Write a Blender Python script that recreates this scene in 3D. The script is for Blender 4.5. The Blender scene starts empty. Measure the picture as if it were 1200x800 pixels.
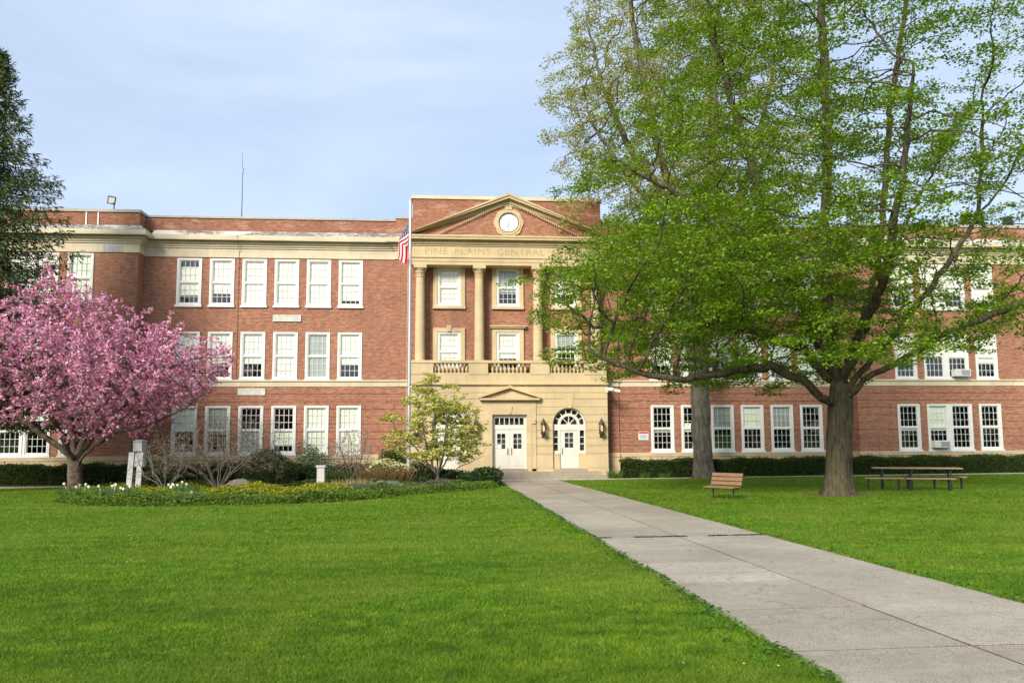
import bpy, bmesh, math, random
import numpy as np
from mathutils import Vector, Matrix
R = math.radians
PI = math.pi
rng = np.random.default_rng(11)
random.seed(5)
SC = bpy.context.scene
COL = SC.collection

# ------------------------------------------------------------------ camera
CAM = np.array([-3.231, -42.542, 2.067])
YAW, PITCH, ROLL, F = -0.0813, 0.0949, -0.0055, 903.82
def make_camera():
    cy, sy, cp, sp = math.cos(YAW), math.sin(YAW), math.cos(PITCH), math.sin(PITCH)
    r = Vector((cy, sy, 0)); f = Vector((-sy*cp, cy*cp, sp)); u = Vector((sy*sp, -cy*sp, cp)); d = -u
    c, s = math.cos(ROLL), math.sin(ROLL)
    r2 = c*r - s*d; d2 = s*r + c*d; u2 = -d2
    m = Matrix(((r2.x, u2.x, -f.x, CAM[0]), (r2.y, u2.y, -f.y, CAM[1]), (r2.z, u2.z, -f.z, CAM[2]), (0, 0, 0, 1)))
    cd = bpy.data.cameras.new('camera'); cd.sensor_width = 36; cd.sensor_fit = 'HORIZONTAL'
    cd.lens = 36*F/1200; cd.shift_y = 29.72/1200; cd.clip_start = 0.1; cd.clip_end = 3000
    o = bpy.data.objects.new('camera', cd); COL.objects.link(o); o.matrix_world = m
    SC.camera = o
make_camera()

# ------------------------------------------------------------------ sky, sun, exposure
SUN_EL, SUN_AZ = 30.0, 212.0       # azimuth: degrees clockwise from +Y (north); the sun stands behind and left of the camera
def make_world():
    w = bpy.data.worlds.new('World'); SC.world = w; w.use_nodes = True
    nt = w.node_tree; nt.nodes.clear(); N = nt.nodes.new; L = nt.links.new
    out = N('ShaderNodeOutputWorld'); bg = N('ShaderNodeBackground'); sky = N('ShaderNodeTexSky')
    sky.sky_type = 'NISHITA'; sky.sun_disc = False
    sky.sun_elevation = R(SUN_EL); sky.sun_rotation = R(SUN_AZ); sky.altitude = 150
    sky.air_density = 1.0; sky.dust_density = 1.2; sky.ozone_density = 1.6
    tc = N('ShaderNodeTexCoord'); mp = N('ShaderNodeMapping'); mp.inputs['Scale'].default_value = (1.0, 1.0, 2.6)
    mp.inputs['Rotation'].default_value = (0.25, 0.1, 0.3)
    L(tc.outputs['Generated'], mp.inputs['Vector'])
    no = N('ShaderNodeTexNoise'); no.inputs['Scale'].default_value = 2.1; no.inputs['Detail'].default_value = 7
    no.inputs['Roughness'].default_value = 0.52; no.inputs['Distortion'].default_value = 0.5
    L(mp.outputs[0], no.inputs['Vector'])
    rp = N('ShaderNodeValToRGB'); rp.color_ramp.elements[0].position = 0.30; rp.color_ramp.elements[1].position = 0.80
    rp.color_ramp.elements[0].color = (0.42, 0.42, 0.42, 1); rp.color_ramp.elements[1].color = (1, 1, 1, 1)
    L(no.outputs['Fac'], rp.inputs['Fac'])
    mx = N('ShaderNodeMix'); mx.data_type = 'RGBA'
    L(rp.outputs['Color'], mx.inputs['Factor']); L(sky.outputs[0], mx.inputs['A'])
    mx.inputs['B'].default_value = (4.7, 5.5, 6.8, 1)
    L(mx.outputs['Result'], bg.inputs['Color']); bg.inputs['Strength'].default_value = 0.105
    L(bg.outputs[0], out.inputs[0])
make_world()
sd = bpy.data.lights.new('sun', 'SUN'); sd.energy = 3.3; sd.angle = R(18); sd.color = (1.0, 0.93, 0.81)
so = bpy.data.objects.new('sun', sd); COL.objects.link(so)
_sdir = Vector((math.sin(R(SUN_AZ))*math.cos(R(SUN_EL)), math.cos(R(SUN_AZ))*math.cos(R(SUN_EL)), math.sin(R(SUN_EL))))
so.rotation_euler = _sdir.to_track_quat('Z', 'Y').to_euler()
so.location = (-20, -40, 40)
SC.view_settings.view_transform = 'Standard'; SC.view_settings.look = 'None'
SC.view_settings.exposure = 0.74; SC.view_settings.gamma = 1
SC.view_settings.use_curve_mapping = False
cy_ = SC.cycles
cy_.max_bounces = 6; cy_.diffuse_bounces = 3; cy_.glossy_bounces = 3; cy_.transmission_bounces = 4; cy_.transparent_max_bounces = 12
cy_.use_denoising = True; cy_.sample_clamp_indirect = 6

# ------------------------------------------------------------------ helpers
def gz(x, y):
    x = np.asarray(x, float); y = np.asarray(y, float)
    return 0.03 + 0.0045*np.clip(x, -30, 35) + 0.0135*np.maximum(0, -y-3)

def link(o, parent=None):
    COL.objects.link(o)
    if parent is not None: o.parent = parent
    return o
def tag(o, label=None, cat=None, group=None, kind=None):
    if label: o['label'] = label
    if cat: o['category'] = cat
    if group: o['group'] = group
    if kind: o['kind'] = kind
    return o
def empty(name, loc=(0, 0, 0), rz=0, parent=None):
    o = bpy.data.objects.new(name, None); o.location = loc; o.rotation_euler = (0, 0, rz); o.empty_display_size = 0.3
    return link(o, parent)
def copy_tree(o, parent=None):
    c = o.copy(); COL.objects.link(c); c.parent = parent
    for ch in o.children: copy_tree(ch, c)
    return c

def mesh_np(name, V, Fc, mat=None, parent=None, col=None, smooth=False, uv=None):
    """V (n,3) vertices, Fc (m,k) faces of one size, col (n,3) per-vertex tint"""
    V = np.asarray(V, np.float32); Fc = np.asarray(Fc, np.int32)
    me = bpy.data.meshes.new(name); m, k = Fc.shape
    me.vertices.add(len(V)); me.vertices.foreach_set('co', V.ravel())
    me.loops.add(m*k); me.loops.foreach_set('vertex_index', Fc.ravel())
    me.polygons.add(m); me.polygons.foreach_set('loop_start', np.arange(0, m*k, k, dtype=np.int32))
    me.update(calc_edges=True)
    me.polygons.foreach_set('use_smooth', np.full(m, bool(smooth)))
    if col is not None:
        a = me.attributes.new('tint', 'FLOAT_COLOR', 'POINT')
        c4 = np.ones((len(V), 4), np.float32); c4[:, :3] = col; a.data.foreach_set('color', c4.ravel())
    if uv is not None:
        l = me.uv_layers.new(name='UVMap'); l.data.foreach_set('uv', np.asarray(uv, np.float32)[Fc.ravel()].ravel())
    if mat: me.materials.append(mat)
    return link(bpy.data.objects.new(name, me), parent)

class MB:
    """collects boxes, prisms and tubes and links them as ONE mesh object"""
    def __init__(s): s.v = []; s.f = []
    def add(s, vs, fs):
        n = len(s.v); s.v += [tuple(map(float, p)) for p in vs]; s.f += [[n+i for i in q] for q in fs]
    def box(s, x0, x1, y0, y1, z0, z1):
        s.add([(x0,y0,z0),(x1,y0,z0),(x1,y1,z0),(x0,y1,z0),(x0,y0,z1),(x1,y0,z1),(x1,y1,z1),(x0,y1,z1)],
              [(0,3,2,1),(4,5,6,7),(0,1,5,4),(1,2,6,5),(2,3,7,6),(3,0,4,7)])
    def frustum(s, b, t):
        """b,t: (x0,x1,y0,y1,z)"""
        q = lambda r: [(r[0],r[2],r[4]),(r[1],r[2],r[4]),(r[1],r[3],r[4]),(r[0],r[3],r[4])]
        s.add(q(b)+q(t), [(0,3,2,1),(4,5,6,7),(0,1,5,4),(1,2,6,5),(2,3,7,6),(3,0,4,7)])
    def obox(s, c, ax, ay, az):
        c, ax, ay, az = map(Vector, (c, ax, ay, az))
        p = [c+i*ax+j*ay+k*az for k in (-1, 1) for i, j in ((-1,-1),(1,-1),(1,1),(-1,1))]
        s.add(p, [(0,3,2,1),(4,5,6,7),(0,1,5,4),(1,2,6,5),(2,3,7,6),(3,0,4,7)])
    def prism(s, poly, y0, y1):
        """poly: xz outline, counter-clockwise seen from -Y; extruded from y0 (front) to y1"""
        n = len(poly)
        s.add([(x, y0, z) for x, z in poly]+[(x, y1, z) for x, z in poly],
              [list(range(n)), list(range(2*n-1, n-1, -1))]+[(i, i+n, (i+1) % n+n, (i+1) % n) for i in range(n)])
    def xprism(s, poly, x0, x1):
        """poly: (y,z) outline extruded along X"""
        n = len(poly)
        s.add([(x0, y, z) for y, z in poly]+[(x1, y, z) for y, z in poly],
              [list(range(n)), list(range(2*n-1, n-1, -1))]+[(i, i+n, (i+1) % n+n, (i+1) % n) for i in range(n)])
    def quad(s, a, b, c, d): s.add([a, b, c, d], [(0, 1, 2, 3)])
    def tube(s, pts, rad, k=8, caps=True):
        pts = [Vector(p) for p in pts]; n = len(pts)
        if not hasattr(rad, '__len__'): rad = [rad]*n
        vs = []; fs = []
        for i, p in enumerate(pts):
            d = (pts[min(i+1, n-1)]-pts[max(i-1, 0)]).normalized()
            a = d.cross(Vector((0.31, 0.9, 0.17)));
            if a.length < 0.05: a = d.cross(Vector((1, 0, 0)))
            a.normalize(); b = d.cross(a)
            for j in range(k):
                t = 2*PI*j/k; vs.append(p+float(rad[i])*(math.cos(t)*a+math.sin(t)*b))
        for i in range(n-1):
            for j in range(k): fs.append((i*k+j, i*k+(j+1) % k, (i+1)*k+(j+1) % k, (i+1)*k+j))
        if caps: fs += [list(range(k-1, -1, -1)), list(range((n-1)*k, n*k))]
        s.add(vs, fs)
    def lathe(s, c, prof, k=20):
        vs = []; fs = []; n = len(prof)
        for r, z in prof:
            for j in range(k):
                t = 2*PI*j/k; vs.append((c[0]+r*math.cos(t), c[1]+r*math.sin(t), c[2]+z))
        for i in range(n-1):
            for j in range(k): fs.append((i*k+j, i*k+(j+1) % k, (i+1)*k+(j+1) % k, (i+1)*k+j))
        fs += [list(range(k-1, -1, -1)), list(range((n-1)*k, n*k))]
        s.add(vs, fs)
    def build(s, name, mat=None, parent=None, smooth=False, bevel=0, loc=None):
        me = bpy.data.meshes.new(name); me.from_pydata(s.v, [], s.f); me.update()
        bm = bmesh.new(); bm.from_mesh(me); bmesh.ops.recalc_face_normals(bm, faces=bm.faces[:]); bm.to_mesh(me); bm.free()
        if mat: me.materials.append(mat)
        o = bpy.data.objects.new(name, me); link(o, parent)
        if loc: o.location = loc
        if smooth:
            me.polygons.foreach_set('use_smooth', np.ones(len(me.polygons), bool))
            try: me.set_sharp_from_angle(angle=R(40))
            except Exception: pass
        if bevel:
            b = o.modifiers.new('bevel', 'BEVEL'); b.width = bevel; b.segments = 2; b.limit_method = 'ANGLE'
        return o

# ------------------------------------------------------------------ materials
def nt_new(name):
    m = bpy.data.materials.new(name); m.use_nodes = True; nt = m.node_tree; nt.nodes.clear()
    out = nt.nodes.new('ShaderNodeOutputMaterial')
    return m, nt, out
def ramp(nt, fac, stops):
    r = nt.nodes.new('ShaderNodeValToRGB'); e = r.color_ramp.elements
    while len(e) < len(stops): e.new(0.5)
    for i, (p, c) in enumerate(stops): e[i].position = p; e[i].color = (*c, 1) if len(c) == 3 else c
    nt.links.new(fac, r.inputs['Fac']); return r.outputs['Color']
def noise(nt, vec, scale, detail=4, rough=0.55, dist=0):
    n = nt.nodes.new('ShaderNodeTexNoise'); n.inputs['Scale'].default_value = scale; n.inputs['Detail'].default_value = detail
    n.inputs['Roughness'].default_value = rough; n.inputs['Distortion'].default_value = dist
    if vec is not None: nt.links.new(vec, n.inputs['Vector'])
    return n.outputs['Fac']
def wpos(nt, scale=(1, 1, 1)):
    g = nt.nodes.new('ShaderNodeNewGeometry')
    if tuple(scale) == (1, 1, 1): return g.outputs['Position']
    m = nt.nodes.new('ShaderNodeVectorMath'); m.operation = 'MULTIPLY'; m.inputs[1].default_value = scale
    nt.links.new(g.outputs['Position'], m.inputs[0]); return m.outputs[0]
def mixc(nt, fac, a, b, mode='MIX'):
    m = nt.nodes.new('ShaderNodeMix'); m.data_type = 'RGBA'; m.blend_type = mode
    for sock, v in (('Factor', fac), ('A', a), ('B', b)):
        if hasattr(v, 'node'): nt.links.new(v, m.inputs[sock])
        elif sock == 'Factor': m.inputs[sock].default_value = v
        else: m.inputs[sock].default_value = (*v, 1)
    return m.outputs['Result']
def math_(nt, op, a, b=None, c=None):
    m = nt.nodes.new('ShaderNodeMath'); m.operation = op
    for i, v in enumerate((a, b, c)):
        if v is None: continue
        if hasattr(v, 'node'): nt.links.new(v, m.inputs[i])
        else: m.inputs[i].default_value = v
    return m.outputs[0]
def principled(nt, out, color, rough=0.8, spec=0.3, metal=0, bump=None, bstr=0.3, bdist=0.02):
    p = nt.nodes.new('ShaderNodeBsdfPrincipled')
    if hasattr(color, 'node'): nt.links.new(color, p.inputs['Base Color'])
    else: p.inputs['Base Color'].default_value = (*color, 1)
    if hasattr(rough, 'node'): nt.links.new(rough, p.inputs['Roughness'])
    else: p.inputs['Roughness'].default_value = rough
    p.inputs['Specular IOR Level'].default_value = spec; p.inputs['Metallic'].default_value = metal
    if bump is not None:
        b = nt.nodes.new('ShaderNodeBump'); b.inputs['Strength'].default_value = bstr; b.inputs['Distance'].default_value = bdist
        nt.links.new(bump, b.inputs['Height']); nt.links.new(b.outputs[0], p.inputs['Normal'])
    nt.links.new(p.outputs[0], out.inputs[0]); return p
def simple(name, color, rough=0.7, spec=0.3, metal=0, var=0.15, scale=6, vscale=(1, 1, 1)):
    m, nt, out = nt_new(name)
    n = noise(nt, wpos(nt, vscale), scale, 5)
    c = np.array(color)
    col = ramp(nt, n, [(0.3, tuple(c*(1-var))), (0.7, tuple(np.minimum(c*(1+var), 0.95)))])
    principled(nt, out, col, rough, spec, metal, n, 0.15, 0.01); return m
def brick_mat(name, c1, c2, mortar, patch=None):
    m, nt, out = nt_new(name)
    sx = nt.nodes.new('ShaderNodeSeparateXYZ'); nt.links.new(wpos(nt), sx.inputs[0])
    u = math_(nt, 'ADD', sx.outputs['X'], sx.outputs['Y'])
    cb = nt.nodes.new('ShaderNodeCombineXYZ'); nt.links.new(u, cb.inputs[0]); nt.links.new(sx.outputs['Z'], cb.inputs[1])
    b = nt.nodes.new('ShaderNodeTexBrick'); nt.links.new(cb.outputs[0], b.inputs['Vector'])
    b.inputs['Scale'].default_value = 1; b.inputs['Brick Width'].default_value = 0.215; b.inputs['Row Height'].default_value = 0.076
    b.inputs['Mortar Size'].default_value = 0.006; b.inputs['Mortar Smooth'].default_value = 0.2
    b.inputs['Color1'].default_value = (*c1, 1); b.inputs['Color2'].default_value = (*c2, 1); b.inputs['Mortar'].default_value = (*mortar, 1)
    m1 = nt.nodes.new('ShaderNodeVectorMath'); m1.operation = 'MULTIPLY'; m1.inputs[1].default_value = (4.0, 12, 1); nt.links.new(cb.outputs[0], m1.inputs[0])
    n1 = noise(nt, m1.outputs[0], 1.0, 3, 0.6)
    n2 = noise(nt, cb.outputs[0], 0.45, 5, 0.6)
    c = mixc(nt, 1.0, b.outputs['Color'], ramp(nt, n1, [(0.3, (0.70, 0.69, 0.69)), (0.72, (1.30, 1.31, 1.33))]), 'MULTIPLY')
    c = mixc(nt, 1.0, c, ramp(nt, n2, [(0.3, (0.86, 0.84, 0.84)), (0.7, (1.12, 1.12, 1.12))]), 'MULTIPLY')
    n4 = noise(nt, m1.outputs[0], 0.11, 6, 0.75)
    c = mixc(nt, ramp(nt, n4, [(0.57, (0, 0, 0)), (0.75, (0.35, 0.35, 0.35))]), c, (0.36, 0.26, 0.20))
    if patch:
        m2 = nt.nodes.new('ShaderNodeVectorMath'); m2.operation = 'MULTIPLY'; m2.inputs[1].default_value = (0.55, 1.6, 1); nt.links.new(cb.outputs[0], m2.inputs[0])
        n3 = noise(nt, m2.outputs[0], 1.3, 4, 0.62)
        f = ramp(nt, n3, [(0.54, (0, 0, 0)), (0.64, (0.5, 0.5, 0.5))])
        b2 = nt.nodes.new('ShaderNodeTexBrick'); nt.links.new(cb.outputs[0], b2.inputs['Vector'])
        b2.inputs['Scale'].default_value = 1; b2.inputs['Brick Width'].default_value = 0.215; b2.inputs['Row Height'].default_value = 0.1
        b2.inputs['Mortar Size'].default_value = 0.022; b2.inputs['Color1'].default_value = (*c1, 1); b2.inputs['Color2'].default_value = (*c2, 1)
        b2.inputs['Mortar'].default_value = (*patch, 1)
        c = mixc(nt, f, c, b2.outputs['Color'])
    principled(nt, out, c, 0.88, 0.2, 0, b.outputs['Fac'], -0.4, 0.006)
    return m
def stone_mat(name, base, dark, streak=0.5, joints=None):
    m, nt, out = nt_new(name)
    p = wpos(nt)
    n1 = noise(nt, p, 1.1, 6, 0.6); n2 = noise(nt, wpos(nt, (5, 5, 0.5)), 1.0, 5, 0.6); n3 = noise(nt, p, 60, 2)
    c = ramp(nt, n1, [(0.3, tuple(np.array(base)*0.88)), (0.7, tuple(np.array(base)*1.08))])
    c = mixc(nt, ramp(nt, n2, [(0.55, (0, 0, 0)), (0.8, (streak,)*3)]), c, dark)
    c = mixc(nt, 0.2, c, ramp(nt, n3, [(0.3, (0.75,)*3), (0.7, (1.2,)*3)]), 'MULTIPLY')
    sx = nt.nodes.new('ShaderNodeSeparateXYZ'); nt.links.new(p, sx.inputs[0]); cb = nt.nodes.new('ShaderNodeCombineXYZ')
    nt.links.new(math_(nt, 'ADD', sx.outputs['X'], sx.outputs['Y']), cb.inputs[0]); nt.links.new(sx.outputs['Z'], cb.inputs[1])
    bk = nt.nodes.new('ShaderNodeTexBrick'); nt.links.new(cb.outputs[0], bk.inputs['Vector']); bk.inputs['Scale'].default_value = 1
    bk.inputs['Brick Width'].default_value = 1.37; bk.inputs['Row Height'].default_value = 0.62; bk.inputs['Mortar Size'].default_value = 0.006
    bk.inputs['Color1'].default_value = (1.06, 1.05, 1.04, 1); bk.inputs['Color2'].default_value = (0.90, 0.90, 0.90, 1); bk.inputs['Mortar'].default_value = (0.55, 0.52, 0.5, 1)
    c = mixc(nt, 0.8, c, bk.outputs['Color'], 'MULTIPLY')
    principled(nt, out, c, 0.85, 0.25, 0, n3, 0.12, 0.004); return m
def leaf_mat(name, trans=0.35, gain=1.0, tcol=(1.25, 1.2, 0.5)):
    """colour of each leaf comes from its own tint; part of the light passes through the leaf"""
    m, nt, out = nt_new(name)
    a = nt.nodes.new('ShaderNodeAttribute'); a.attribute_name = 'tint'
    d = nt.nodes.new('ShaderNodeBsdfPrincipled'); d.inputs['Roughness'].default_value = 0.55; d.inputs['Specular IOR Level'].default_value = 0.25
    t = nt.nodes.new('ShaderNodeBsdfTranslucent'); mx = nt.nodes.new('ShaderNodeMixShader'); mx.inputs[0].default_value = trans
    nt.links.new(a.outputs['Color'], d.inputs['Base Color'])
    nt.links.new(mixc(nt, 1.0, a.outputs['Color'], tcol, 'MULTIPLY'), t.inputs['Color'])
    nt.links.new(d.outputs[0], mx.inputs[1]); nt.links.new(t.outputs[0], mx.inputs[2]); nt.links.new(mx.outputs[0], out.inputs[0])
    return m
def bark_mat(name, light, dark, vs=(9, 9, 1.1), moss=None):
    m, nt, out = nt_new(name)
    n1 = noise(nt, wpos(nt, vs), 1.6, 8, 0.65, 0.6); n2 = noise(nt, wpos(nt), 1.3, 4)
    c = ramp(nt, n1, [(0.36, dark), (0.5, tuple((np.array(dark)+np.array(light))*0.5)), (0.68, light)])
    if moss is not None:
        c = mixc(nt, ramp(nt, n2, [(0.48, (0, 0, 0)), (0.7, (0.5, 0.5, 0.5))]), c, moss)
    principled(nt, out, c, 0.92, 0.15, 0, n1, 0.9, 0.05); return m
def glass_mat():
    m, nt, out = nt_new('window_glass')
    tr = nt.nodes.new('ShaderNodeBsdfTransparent'); tr.inputs[0].default_value = (0.99, 1.0, 0.99, 1)
    gl = nt.nodes.new('ShaderNodeBsdfGlossy'); gl.inputs['Roughness'].default_value = 0.015
    lw = nt.nodes.new('ShaderNodeLayerWeight'); lw.inputs['Blend'].default_value = 0.5
    n = noise(nt, wpos(nt), 1.4, 2)
    b = nt.nodes.new('ShaderNodeBump'); b.inputs['Strength'].default_value = 0.05; b.inputs['Distance'].default_value = 0.05
    nt.links.new(n, b.inputs['Height']); nt.links.new(b.outputs[0], gl.inputs['Normal'])
    f = math_(nt, 'ADD', math_(nt, 'MULTIPLY', math_(nt, 'POWER', lw.outputs['Facing'], 4.0), 0.7), 0.11)
    mx = nt.nodes.new('ShaderNodeMixShader'); nt.links.new(f, mx.inputs[0])
    nt.links.new(tr.outputs[0], mx.inputs[1]); nt.links.new(gl.outputs[0], mx.inputs[2]); nt.links.new(mx.outputs[0], out.inputs[0]); return m
def emit_mat(name, col, s):
    m, nt, out = nt_new(name); e = nt.nodes.new('ShaderNodeEmission'); e.inputs[0].default_value = (*col, 1); e.inputs[1].default_value = s
    nt.links.new(e.outputs[0], out.inputs[0]); return m

M = {}
M['brick'] = brick_mat('red_brick', (0.365, 0.152, 0.084), (0.25, 0.092, 0.052), (0.39, 0.30, 0.23))
M['brick_patch'] = brick_mat('repointed_brick', (0.32, 0.125, 0.070), (0.23, 0.085, 0.050), (0.32, 0.235, 0.17), patch=(0.60, 0.47, 0.36))
M['cream'] = stone_mat('cream_limestone', (0.56, 0.44, 0.262), (0.36, 0.285, 0.18), 0.35)
M['stone'] = stone_mat('grey_limestone', (0.60, 0.52, 0.37), (0.40, 0.34, 0.25), 0.45)
M['letters'] = stone_mat('carved_limestone', (0.42, 0.325, 0.18), (0.33, 0.26, 0.15), 0.3)
def ledge_mat():
    m, nt, out = nt_new('weathered_ledge')
    n1 = noise(nt, wpos(nt, (0.5, 1, 1)), 0.9, 4, 0.6); n2 = noise(nt, wpos(nt, (3.2, 2, 14)), 1.4, 6, 0.75)
    f = mixc(nt, 1.0, ramp(nt, n1, [(0.40, (0.15,)*3), (0.54, (1, 1, 1))]), ramp(nt, n2, [(0.36, (0,)*3), (0.52, (1, 1, 1))]), 'MULTIPLY')
    principled(nt, out, mixc(nt, f, (0.66, 0.63, 0.57), (0.12, 0.11, 0.10)), 0.9); return m
M['ledge'] = ledge_mat()
M['coping'] = stone_mat('grey_coping', (0.42, 0.39, 0.34), (0.2, 0.18, 0.16), 0.5)
M['white'] = simple('white_paint', (0.71, 0.70, 0.655), 0.45, 0.4, var=0.04, scale=3)
M['door_white'] = simple('door_paint', (0.64, 0.61, 0.545), 0.45, 0.4, var=0.05, scale=2)
M['sash'] = simple('sash_paint', (0.70, 0.70, 0.67), 0.5, 0.35, var=0.06, scale=3)
M['glass'] = glass_mat()
M['blind'] = simple('roller_blind', (0.90, 0.86, 0.70), 0.8, 0.1, var=0.05, scale=1.2)  # cream colour also stands for bright sky reflected in the upper panes
M['blind_green'] = simple('pale_green_blind', (0.78, 0.83, 0.68), 0.8, 0.1, var=0.06, scale=1.2)
M['blind_dim'] = simple('slatted_blind', (0.34, 0.38, 0.34), 0.7, 0.2, var=0.2, scale=3, vscale=(0.2, 0.2, 8))
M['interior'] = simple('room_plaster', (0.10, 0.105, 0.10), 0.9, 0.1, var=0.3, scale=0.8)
M['roof'] = simple('roof_felt', (0.12, 0.12, 0.12), 0.9)
M['iron'] = simple('black_iron', (0.035, 0.033, 0.03), 0.5, 0.4)
M['alu'] = simple('brushed_aluminium', (0.55, 0.56, 0.57), 0.38, 0.5, 0.6, var=0.05)
M['lamp'] = emit_mat('lantern_glow', (1.0, 0.66, 0.24), 0.9)
M['face'] = simple('clock_enamel', (0.84, 0.84, 0.82), 0.35, 0.4, var=0.02)
M['grey'] = simple('grey_paint', (0.35, 0.36, 0.36), 0.5)
M['darkgrey'] = simple('dark_grey_paint', (0.07, 0.072, 0.075), 0.5)
M['vent'] = simple('vent_paint', (0.60, 0.60, 0.53), 0.6)
M['lens'] = simple('lamp_lens', (0.85, 0.85, 0.82), 0.15, 0.6, var=0.02)
def wood_mat(name, c, d):
    m, nt, out = nt_new(name); n = noise(nt, wpos(nt, (3, 3, 25)), 2.2, 6, 0.6)
    principled(nt, out, ramp(nt, n, [(0.3, d), (0.7, c)]), 0.6, 0.3, 0, n, 0.2, 0.004); return m
M['bench_wood'] = wood_mat('bench_slat_wood', (0.29, 0.175, 0.092), (0.18, 0.10, 0.05))
M['table_wood'] = wood_mat('table_board_wood', (0.40, 0.27, 0.16), (0.24, 0.15, 0.085))
M['white_wood'] = simple('weathered_white_wood', (0.40, 0.405, 0.41), 0.8, 0.2, var=0.2, scale=7, vscale=(1, 1, 0.3))
M['post_stone'] = stone_mat('grey_post_stone', (0.50, 0.48, 0.43), (0.3, 0.29, 0.26), 0.4)
M['rock'] = stone_mat('boulder_stone', (0.34, 0.28, 0.21), (0.18, 0.15, 0.12), 0.5)
M['soil'] = simple('bed_mulch', (0.07, 0.046, 0.028), 0.95, 0.1, var=0.5, scale=14)
M['pink_paper'] = simple('notice_paper', (0.75, 0.75, 0.72), 0.8, var=0.03)
M['red'] = simple('sign_red', (0.50, 0.06, 0.06), 0.5)
M['signblue'] = simple('sign_blue_grey', (0.40, 0.46, 0.56), 0.5)
M['leaf'] = leaf_mat('leaf'); M['blossom'] = leaf_mat('blossom_petal', 0.3, tcol=(1.05, 0.95, 0.95)); M['needle'] = leaf_mat('needle', 0.12)
M['bark'] = bark_mat('maple_bark', (0.145, 0.118, 0.084), (0.028, 0.022, 0.016), moss=(0.105, 0.095, 0.045))
M['bark2'] = bark_mat('grey_bark', (0.20, 0.175, 0.14), (0.06, 0.052, 0.04), (6, 6, 1.2))
M['bark_cherry'] = bark_mat('cherry_bark', (0.20, 0.145, 0.11), (0.055, 0.040, 0.032), (3, 3, 5), moss=(0.17, 0.12, 0.085))
M['twig'] = bark_mat('twig_bark', (0.24, 0.20, 0.17), (0.10, 0.08, 0.07), (6, 6, 3))
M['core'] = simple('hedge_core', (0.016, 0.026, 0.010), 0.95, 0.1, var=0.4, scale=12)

def ground_green():
    m, nt, out = nt_new('lawn_turf')
    p = wpos(nt)
    n1 = noise(nt, p, 0.35, 5, 0.6); n2 = noise(nt, p, 2.2, 6, 0.65); n3 = noise(nt, p, 45, 4, 0.7)
    c = ramp(nt, n2, [(0.3, (0.06, 0.14, 0.008)), (0.55, (0.09, 0.195, 0.011)), (0.75, (0.15, 0.245, 0.022))])
    c = mixc(nt, ramp(nt, n1, [(0.45, (0, 0, 0)), (0.62, (0.7,)*3)]), c, (0.15, 0.21, 0.018))
    c = mixc(nt, 0.65, c, ramp(nt, n3, [(0.3, (0.45,)*3), (0.7, (1.5,)*3)]), 'MULTIPLY')
    principled(nt, out, c, 0.9, 0.15, 0, n3, 0.8, 0.04); return m
M['turf'] = ground_green()
def blade_mat():
    m, nt, out = nt_new('grass_blade')
    a = nt.nodes.new('ShaderNodeAttribute'); a.attribute_name = 'tint'
    p = wpos(nt); n1 = noise(nt, p, 0.35, 5, 0.6); n2 = noise(nt, wpos(nt, (0.9, 1.4, 1)), 3.2, 8, 0.75)
    c = mixc(nt, 1.0, a.outputs['Color'], ramp(nt, n2, [(0.30, (0.46, 0.56, 0.55)), (0.5, (1, 1, 1)), (0.69, (1.95, 1.42, 1.8))]), 'MULTIPLY')
    c = mixc(nt, ramp(nt, n1, [(0.46, (0, 0, 0)), (0.64, (0.7,)*3)]), c, (0.19, 0.27, 0.03))
    n5 = noise(nt, wpos(nt, (0.22, 1.5, 1)), 1.0, 5, 0.6); c = mixc(nt, 1.0, c, ramp(nt, n5, [(0.32, (0.80, 0.84, 0.8)), (0.68, (1.22, 1.16, 1.2))]), 'MULTIPLY')
    d = nt.nodes.new('ShaderNodeBsdfPrincipled'); d.inputs['Roughness'].default_value = 0.5; d.inputs['Specular IOR Level'].default_value = 0.25
    t = nt.nodes.new('ShaderNodeBsdfTranslucent'); mx = nt.nodes.new('ShaderNodeMixShader'); mx.inputs[0].default_value = 0.4
    nt.links.new(c, d.inputs['Base Color']); nt.links.new(mixc(nt, 1.0, c, (1.1, 1.15, 0.5), 'MULTIPLY'), t.inputs['Color'])
    nt.links.new(d.outputs[0], mx.inputs[1]); nt.links.new(t.outputs[0], mx.inputs[2]); nt.links.new(mx.outputs[0], out.inputs[0]); return m
M['blade'] = blade_mat()
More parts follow.
